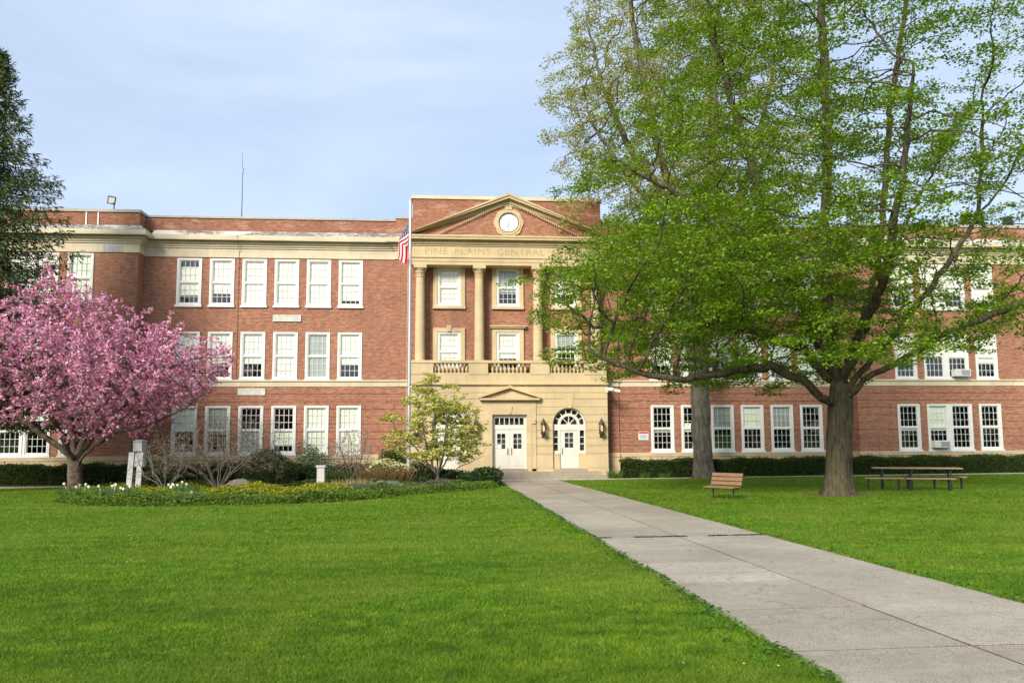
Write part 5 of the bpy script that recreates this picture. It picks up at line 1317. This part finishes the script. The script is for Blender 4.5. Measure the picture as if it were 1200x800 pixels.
# leaf clumps at the right end of the entrance steps
tuft('iris_clump', 'green strap-leaved clump beside the entrance steps at the hedge end', 5.35, -2.75, .3, .2, .6, 160, gr, 90, .06)
tuft('iris_clump', 'green strap-leaved clump in front of the right hedge, nearer the entrance', 6.9, -2.95, .25, .14, .45, 110, gr, 91, .06)
tuft('iris_clump', 'green strap-leaved clump in front of the right hedge, nearer the tall tree', 7.9, -2.95, .25, .14, .42, 110, gr, 92, .06)

# ------------------------------------------------------------------ objects
# flagpole and flag
fx, fy = -5.17, -5.0; fz = float(gz(fx, fy))
fp = empty('flagpole', (fx, fy, fz)); tag(fp, 'tall silver metal flagpole standing at the back of the flower bed', 'flagpole')
m = MB(); m.tube([(0, 0, -.1), (0, 0, 5), (0, 0, 13.9)], [.098, .088, .055], 16); m.build('pole', M['alu'], fp, smooth=True)
m = MB(); m.lathe((0, 0, 13.9), [(.06, 0), (.075, .03), (.075, .08), (.03, .12)], 12); m.build('truck', M['alu'], fp, smooth=True)
m = MB(); m.lathe((0, 0, 0), [(.2, 0), (.2, .06), (.12, .1)], 20); m.build('base', M['alu'], fp, smooth=True)
m = MB(); m.tube([(-.07, -.08, 13.9), (-.12, -.1, 7), (-.11, -.1, 1.3)], .008, 4); m.build('halyard', M['white'], fp)
m = MB(); m.box(-.13, -.09, -.12, -.06, 1.2, 1.32); m.build('cleat', M['grey'], fp)
def flag():
    nt_, nu = 27, 45; V = []; uv = []
    for i in range(nu):
        s = i/(nu-1)
        for j in range(nt_):
            t = j/(nt_-1)           # t=0 top edge
            g = min(1, s*2.0); g = g*g*(3-2*g)          # leaves the halyard, then falls
            if t > .5: u = (1-t)/.5; lat, yo = .05+.40*math.sin(u*PI/2), -.10+.10*u*u
            else: u = t/.5; lat, yo = .10+.35*math.sin(u*PI/2), .10-.10*u*u
            x = -.02-lat*g-.03*math.sin(s*6+1)*g; y = -.05+yo*g+.035*math.sin(u*9+s*5)*g
            z = -t*1.25*(1-.30*g)-s*1.35+.04*math.sin(s*11+t*3)*g; V.append((x, y, z)); uv.append((s, 1-t))
    Fc = [(i*nt_+j, i*nt_+j+1, (i+1)*nt_+j+1, (i+1)*nt_+j) for i in range(nu-1) for j in range(nt_-1)]
    mt, nt, out = nt_new('flag_cloth'); u = nt.nodes.new('ShaderNodeUVMap'); sx = nt.nodes.new('ShaderNodeSeparateXYZ'); nt.links.new(u.outputs[0], sx.inputs[0])
    U, Vv = sx.outputs['X'], sx.outputs['Y']
    k = math_(nt, 'FLOOR', math_(nt, 'MULTIPLY', Vv, 13)); st = math_(nt, 'MODULO', k, 2)
    red = math_(nt, 'LESS_THAN', st, .5)
    col = mixc(nt, red, (0.78, 0.77, 0.75), (0.60, 0.018, 0.045))
    can = math_(nt, 'MULTIPLY', math_(nt, 'LESS_THAN', U, .4), math_(nt, 'GREATER_THAN', Vv, 6/13))
    a = math_(nt, 'MULTIPLY', U, 15); b = math_(nt, 'MULTIPLY', math_(nt, 'SUBTRACT', Vv, 6/13), 9/ (7/13))
    da = math_(nt, 'SUBTRACT', math_(nt, 'FRACT', a), .5); db = math_(nt, 'SUBTRACT', math_(nt, 'FRACT', b), .5)
    dd = math_(nt, 'SQRT', math_(nt, 'ADD', math_(nt, 'MULTIPLY', da, da), math_(nt, 'MULTIPLY', db, db)))
    star = math_(nt, 'LESS_THAN', dd, .26)
    col = mixc(nt, can, col, mixc(nt, star, (0.02, 0.03, 0.14), (0.78, 0.78, 0.78)))
    d = nt.nodes.new('ShaderNodeBsdfDiffuse'); tr = nt.nodes.new('ShaderNodeBsdfTranslucent'); mx = nt.nodes.new('ShaderNodeMixShader'); mx.inputs[0].default_value = .3
    nt.links.new(col, d.inputs[0]); nt.links.new(col, tr.inputs[0]); nt.links.new(d.outputs[0], mx.inputs[1]); nt.links.new(tr.outputs[0], mx.inputs[2]); nt.links.new(mx.outputs[0], out.inputs[0])
    o = mesh_np('flag', V, Fc, mt, None, smooth=True, uv=uv); o.location = (fx-.07, fy-.05, 13.02); o.scale = (1.1, 1.1, 1.1)
    tag(o, 'red and white striped flag with blue star corner hanging limp from the flagpole', 'flag')
flag()
# rooftop and wall fittings
t = empty('floodlight', (-21.15, -.65, 14.42)); tag(t, 'floodlight on the left parapet tilted up on a short black stem', 'floodlight')
m = MB(); m.tube([(0, 0, 0), (0, 0, .28), (-.06, 0, .42)], .03, 8); m.box(-.08, .08, -.08, .08, 0, .03); m.build('stem', M['iron'], t)
m = MB(); d = Vector((.25, -.9, -.35)).normalized(); u = d.cross(Vector((0.15, 0, 1))).normalized(); v = u.cross(d); c = Vector((-.14, 0, .56))
m.obox(c, u*.20, v*.21, d*.045); hd = m.build('lamp_housing', M['darkgrey'], t, bevel=.015)
m = MB(); m.obox(c+d*.05, u*.145, v*.155, d*.006); m.build('lens', M['lens'], hd)
t = empty('roof_antenna', (-14.72, .25, 14.38)); tag(t, 'tall thin whip antenna on the left wing parapet', 'antenna')
m = MB(); m.tube([(0, 0, 0), (.0, 0, 1.9), (-.06, 0, 3.75)], [.03, .02, .008], 6); m.build('mast', M['darkgrey'], t)
m = MB(); m.lathe((0, 0, 2.5), [(.045, 0), (.045, .35)], 8); m.build('coil', M['grey'], t)
t = empty('roof_antenna', (0.03, .4, 15.70)); tag(t, 'short thin rod on the roof above the clock gable', 'antenna')
m = MB(); m.tube([(0, 0, 0), (0, 0, .6), (0, 0, 1.3)], [.02, .014, .008], 6); m.build('mast', M['grey'], t); m = MB(); m.lathe((0, 0, 0), [(.08, 0), (.06, .06)], 8); m.build('base', M['grey'], t)
t = empty('security_camera', (5.40, -1.16, 4.78)); tag(t, 'white security camera on the upper corner of the cream entrance front', 'security camera')
m = MB(); m.box(-.12, .0, .06, .12, -.14, .14); m.tube([(-.04, .07, 0), (.02, -.08, .02), (.1, -.1, .02)], .03, 8); m.build('bracket', M['white'], t)
m = MB(); m.obox((.06, -.22, .02), (.12, .02, 0), (-.02, .26, 0.03), (0, -.01, .09)); b_ = m.build('camera_body', M['white'], t, bevel=.03)
m = MB(); m.obox((.36, -.30, -.06), (.22, -.05, -.04), (.01, .07, 0), (.01, 0, .07)); m.build('camera_arm', M['white'], t, bevel=.02)
m = MB(); m.lathe((.5, -.33, -.19), [(.02, 0), (.06, .03), (.075, .08)], 12); m.build('lens', M['darkgrey'], t)
t = empty('wall_sign', (7.57, -.035, 2.29)); tag(t, 'small white notice with red top band on the brick beside the right windows', 'sign')
m = MB(); m.box(-.28, .28, -.03, -.005, -.24, .24); m.build('panel', M['white'], t); m = MB(); m.box(-.26, .26, -.036, -.031, .11, .22); m.build('header', M['red'], t); m = MB(); m.box(-.22, .22, -.036, -.031, -.18, .05); m.build('picture_field', M['signblue'], t)
def ac(x, z, label):
    t = empty('air_conditioner', (x, YP-.05, z)); tag(t, label, 'air conditioner')
    m = MB(); m.box(-.46, .46, -.38, .02, 0, .40); m.build('case', M['white'], t, bevel=.015)
    m = MB(); m.box(-.12, .40, -.386, -.381, .05, .35)
    for k in range(9): m.box(-.12, .40, -.394, -.387, .06+k*.033, .072+k*.033)
    m.build('grille', M['grey'], t); m = MB(); m.box(-.42, -.16, -.39, -.381, .06, .34); m.build('side_louver', M['vent'], t)
    m = MB(); m.tube([(-.38, -.3, 0), (-.38, .03, -.12)], .012, 5); m.build('strut', M['iron'], t); m = MB(); m.tube([(.38, -.3, 0), (.38, .03, -.12)], .012, 5); m.build('strut', M['iron'], t)
ac(24.30, 1.53, 'white window air conditioner in the ground-floor double window at the right'); ac(25.75, 5.54, 'window air conditioner one floor above, in the right half of its double window')
# white boards carrying a weathered box (garden post) and the stone post
x, y = -15.85, -10.0; z = float(gz(x, y)); t = empty('post_box', (x, y, z), R(-8)); tag(t, 'weathered white wooden box on two boards, under the pink tree branches', 'garden post')
for i, (dx, ln, h) in enumerate(((-.18, .17, 1.62), (.20, -.02, 1.74))):
    m = MB(); m.obox((dx, -.1, h/2), (.11, 0, 0), (0, .025, 0), (.04, 0, h/2)); m.build('board', M['white_wood'], t)
m = MB(); m.box(-.04, .36, -.07, .10, 1.05, 1.9); m.build('back_board', M['white_wood'], t)
m = MB(); m.frustum((-.05, .32, -.2, .14, 1.66), (-.05, .32, -.2, .14, 2.04)); m.prism([(-.07, 2.041), (.36, 2.041), (.34, 2.09), (.12, 2.13), (-.05, 2.08)], -.23, .17); m.build('box', M['white_wood'], t, bevel=.01)
x, y = -8.40, -10.5; z = float(gz(x, y)); t = empty('stone_post', (x, y, z)); tag(t, 'short pale stone post with a flat cap behind the yellow ground cover', 'stone post')
m = MB(); m.frustum((-.155, .155, -.155, .155, -.1), (-.15, .15, -.15, .15, .93)); m.build('shaft', M['post_stone'], t, bevel=.012)
m = MB(); m.box(-.19, .19, -.19, .19, .932, 1.01); m.build('cap', M['post_stone'], t, bevel=.01)
def boulder(x, y, s, label, seed):
    rg = np.random.default_rng(seed); bm = bmesh.new(); bmesh.ops.create_icosphere(bm, subdivisions=4, radius=1)
    d = [unit(rg.normal(0, 1, 3)) for _ in range(14)]; c = [rg.uniform(.72, .95) for _ in d]
    for v in bm.verts:
        p = np.array(v.co); k = min(1.0, min(ci/max(p@di, .3) for di, ci in zip(d, c))); v.co = Vector(p*k*(1+rg.normal(0, .008))*np.array(s))
    me = bpy.data.meshes.new('boulder'); bm.to_mesh(me); bm.free(); me.materials.append(M['rock']); o = bpy.data.objects.new('boulder', me); link(o); o.location = (x, y, float(gz(x, y))+s[2]*.35); tag(o, label, 'boulder')
boulder(-11.7, -10.4, (.62, .4, .42), 'brown boulder in the flower bed behind the wide leafless shrub', 3)
# park bench
def bench():
    x, y = 4.98, -19.75; z = float(gz(x, y)); rz = math.atan2(-.80, .60)
    t = empty('park_bench', (x, y, z), rz); tag(t, 'wooden slatted park bench on dark iron legs between walk and maple', 'bench')
    t.scale = (.80, .86, .86)
    L_ = 1.32                        # local +X along the bench, local -Y is the front
    for k, (yy, zz, tl) in enumerate(((-.30, .425, .02), (-.19, .432, 0), (-.08, .428, -.02), (.03, .42, -.06))):
        m = MB(); m.obox((0, yy, zz), (L_/2, 0, 0), (0, .05, tl*.4), (0, 0, .018)); m.build('seat_slat', M['bench_wood'], t, bevel=.006)
    for k in range(3):
        yy, zz = .16+.045*k, .55+.145*k; m = MB(); m.obox((0, yy, zz), (L_/2, 0, 0), (0, .017, 0), (0, .018, .058)); m.build('back_slat', M['bench_wood'], t, bevel=.006)
    for s in (-1, 1):
        xx = s*(L_/2-.22)
        m = MB(); m.tube([(xx, -.04, -.05), (xx, -.04, .38)], .026, 8); m.tube([(xx, -.04, .02), (xx, -.04, .025)], .07, 10); m.build('leg', M['iron'], t)
        xx = s*(L_/2-.05); m = MB(); m.tube([(xx, -.34, .395), (xx, -.2, .40), (xx, .02, .385), (xx, .12, .42), (xx, .17, .52), (xx, .27, .9)], .018, 6); m.build('bracket', M['iron'], t)
    m = MB(); m.tube([(-L_/2+.05, -.04, .385), (L_/2-.05, -.04, .385)], .02, 6); m.build('rail', M['iron'], t)
bench()
def picnic():
    x, y = 12.95, -16.7; z = float(gz(x, y)); rz = math.atan2(-1.15, 2.7)
    t = empty('picnic_table', (x, y, z), rz); tag(t, 'long wooden picnic table with attached benches on dark metal legs under the maple', 'picnic table')
    t.scale = (.86, .95, 1)
    def boards(name, x0, x1, y0, y1, zz, n):
        m = MB(); w = (y1-y0)/n
        for i in range(n): m.box(x0, x1, y0+i*w+.006, y0+(i+1)*w-.006, zz-.04, zz)
        m.build(name, M['table_wood'], t, bevel=.006)
    boards('tabletop', -1.62, 1.62, -.36, .36, .78, 5)
    boards('bench_seat', -2.0, -.55, -.86, -.58, .45, 2); boards('bench_seat', -.5, 1.25, -.86, -.58, .45, 2); boards('bench_seat', -.4, 1.95, .58, .86, .45, 2)
    for xx in (-1.25, -.2, 1.2):
        m = MB()
        for yy in (-.22, .22): m.tube([(xx, yy, -.05), (xx, yy, .74)], .032, 8)
        m.tube([(xx, -.25, .72), (xx, .25, .72)], .025, 6); m.tube([(xx, -.22, .3), (xx, .22, .3)], .02, 6); m.build('leg', M['iron'], t)
    for xx, yy in ((-1.85, -.72), (-.75, -.72), (-.35, -.72), (1.05, -.72), (-.2, .72), (1.78, .72), (.8, .72)):
        m = MB(); m.tube([(xx, yy-.1, -.05), (xx, yy-.1, .41)], .028, 8); m.tube([(xx, yy+.1, -.05), (xx, yy+.1, .41)], .028, 8); m.tube([(xx, yy-.12, .4), (xx, yy+.12, .4)], .02, 6); m.build('bench_leg', M['iron'], t)
    for xx in (-1.0, 1.0):
        m = MB(); m.tube([(xx, -.7, .36), (xx, 0, .34), (xx, .7, .36)], .02, 6); m.build('brace', M['iron'], t)
picnic()
# bare earth round the trunks
def earth(x, y, r, seed):
    rg = np.random.default_rng(seed); n = 40; V = [(x, y, float(gz(x, y))+.03)]; ph = rg.uniform(0, 6, 3)
    for k in range(n):
        a = 2*PI*k/n; rr = r*(1+.2*math.sin(2*a+ph[0])+.12*math.sin(5*a+ph[1])+.06*math.sin(9*a+ph[2])); px, py = x+rr*math.cos(a), y+rr*math.sin(a)*.8; V.append((px, py, float(gz(px, py))+.006))
    tag(mesh_np('bare_earth', V, [(0, 1+k, 1+(k+1) % n) for k in range(n)], M['earth']), kind='structure')
M['earth'] = simple('dry_earth', (0.13, 0.095, 0.055), .95, .1, var=.4, scale=9)
earth(9.04, -18.76, 1.05, 1); earth(9.74, -3.7, 1.2, 2)

# ------------------------------------------------------------------ grass
def grass(n):
    rg = np.random.default_rng(77)
    ta = rg.uniform(-.92, .98, n); d0, d1 = 4.6, 41.0; e = -0.35
    d = (d0**e+(d1**e-d0**e)*rg.random(n))**(1/e)
    cy, sy = math.cos(YAW), math.sin(YAW)
    X = CAM[0]+d*(-sy+ta*cy); Y = CAM[1]+d*(cy+ta*sy)
    ok = (Y < -3.52) & ~((X > WX0+.02+.035*np.sin(Y*7)*np.sin(Y*2.3+1)+rg.normal(0, .012, n)) & (X < WX1-.02+.035*np.sin(Y*6+2)*np.sin(Y*1.9)+rg.normal(0, .012, n))) & ~in_poly(X, Y, BED)
    for (tx, ty, r) in ((9.04, -18.76, 1.0), (9.74, -3.7, 1.1)):
        q = np.hypot(X-tx, (Y-ty)/.8); ok &= (q > r) | (rg.random(n) < .28*(q/r)**2) & (q > .5)
    X, Y, d = X[ok], Y[ok], d[ok]; m = len(X)
    edge = np.minimum(np.abs(X-WX0), np.abs(X-WX1)); tall = np.where(edge < .10, 1.35, 1.0)
    patch = .85+.25*np.sin(X*.9+1.3*np.sin(Y*.5))*np.sin(Y*.75+.8)
    h = rg.uniform(.022, .050, m)*tall*patch*(1+.014*(d-5)); w = .0032+.00080*d; w = w*rg.uniform(.7, 1.3, m)
    a = rg.uniform(0, 2*PI, m); s = np.stack([np.cos(a), np.sin(a), np.zeros(m)], 1)
    ln = rg.normal(0, .75, (m, 2))
    B = np.stack([X, Y, gz(X, Y)-.004], 1)
    tip = B+np.column_stack([ln*h[:, None], h])
    V = np.stack([B-s*w[:, None]*.5, B+s*w[:, None]*.5, tip], 1).reshape(-1, 3)
    c = tints(m, [(0.112, 0.238, 0.009), (0.145, 0.278, 0.012), (0.082, 0.19, 0.008), (0.19, 0.295, 0.022), (0.28, 0.30, 0.07)], rg, .16, [.32, .28, .24, .12, .04])
    o = mesh_np('grass', V, np.arange(m*3).reshape(m, 3), M['blade'], col=np.repeat(c, 3, 0)); tag(o, 'short mown green grass blades covering the lawn', None, None, 'stuff')
grass(1560000)
rg = np.random.default_rng(5); n = 170; ta = rg.uniform(-.7, .7, n); d = rg.uniform(5, 36, n)
X = CAM[0]+d*(-math.sin(YAW)+ta*math.cos(YAW)); Y = CAM[1]+d*(math.cos(YAW)+ta*math.sin(YAW)); ok = (Y < -3.6) & ~((X > WX0-.1) & (X < WX1+.1)) & ~in_poly(X, Y, BED)
C = np.stack([X, Y, gz(X, Y)+.045], 1)[ok]
o = leaf_mesh('fallen_petals', C, .017, [(0.8, 0.8, 0.72), (0.7, 0.72, 0.6)], M['blossom'], None, .8, rg); tag(o, 'tiny white flecks of clover and petals in the lawn', None, None, 'stuff')
rg = np.random.default_rng(6); n = 60; X = rg.uniform(WX0, WX1, n); Y = rg.uniform(-37, -8, n)
o = leaf_mesh('leaf_litter', np.stack([X, Y, gz(X, Y)+.031], 1), .03, [(0.12, 0.08, 0.04), (0.08, 0.07, 0.03)], M['leaf'], None, 1.5, rg); tag(o, 'few small brown leaf scraps on the walk', None, None, 'stuff')

# dirt and moss in the broken joint of the walk, and clover along its edges
rg = np.random.default_rng(16); yj = min(CUTS, key=lambda v: abs(v+29.3)); X = rg.uniform(WX0+.1, WX1-.05, 900); X = X[(np.sin(X*4.1)+np.sin(X*9.7+1)+rg.normal(0, .35, len(X))) > -.25]
C = np.stack([X, yj+rg.normal(0, .022, len(X)), gz(X, yj*np.ones(len(X)))+.027], 1)
o = leaf_mesh('joint_dirt', C, .04, [(0.07, 0.062, 0.042), (0.035, 0.032, 0.022), (0.06, 0.07, 0.025)], M['leaf'], None, 2.5, rg); tag(o, 'dark crumbled dirt in the broken joint across the walk', None, None, 'stuff')
rg = np.random.default_rng(17); n = 3000; Y = rg.uniform(-38, -14, n); left = rg.random(n) < .7; off = np.abs(rg.normal(0, .12, n))*(1+.9*np.sin(Y*2.3)*np.sin(Y*.9))
X = np.where(left, WX0+.03-off, WX1-.03+off); C = np.stack([X, Y, gz(X, Y)+.035+.03*rg.random(n)], 1)
o = leaf_mesh('clover', C, .036, [(0.075, 0.17, 0.02), (0.10, 0.21, 0.03), (0.05, 0.12, 0.015)], M['leaf'], None, .8, rg, aspect=.95); tag(o, 'broad-leaved clover and weeds along the walk edges', None, None, 'stuff')
# woods across the road behind the viewer: seen only as reflections in the window glass
rg = np.random.default_rng(9); n = 14000; X = rg.uniform(-110, 110, n); top = 11+3.0*np.sin(X*.13)+2.2*np.sin(X*.31+1)+1.5*np.sin(X*.71+2)
C = np.stack([X, -98+rg.normal(0, 3, n), top*rg.random(n)**.7], 1)
o = leaf_mesh('far_woods', C, 1.5, [(0.05, 0.085, 0.025), (0.075, 0.11, 0.03), (0.035, 0.055, 0.02)], M['leaf'], None, .1, rg, aspect=.8); tag(o, 'belt of woods across the road facing the school', None, None, 'stuff')
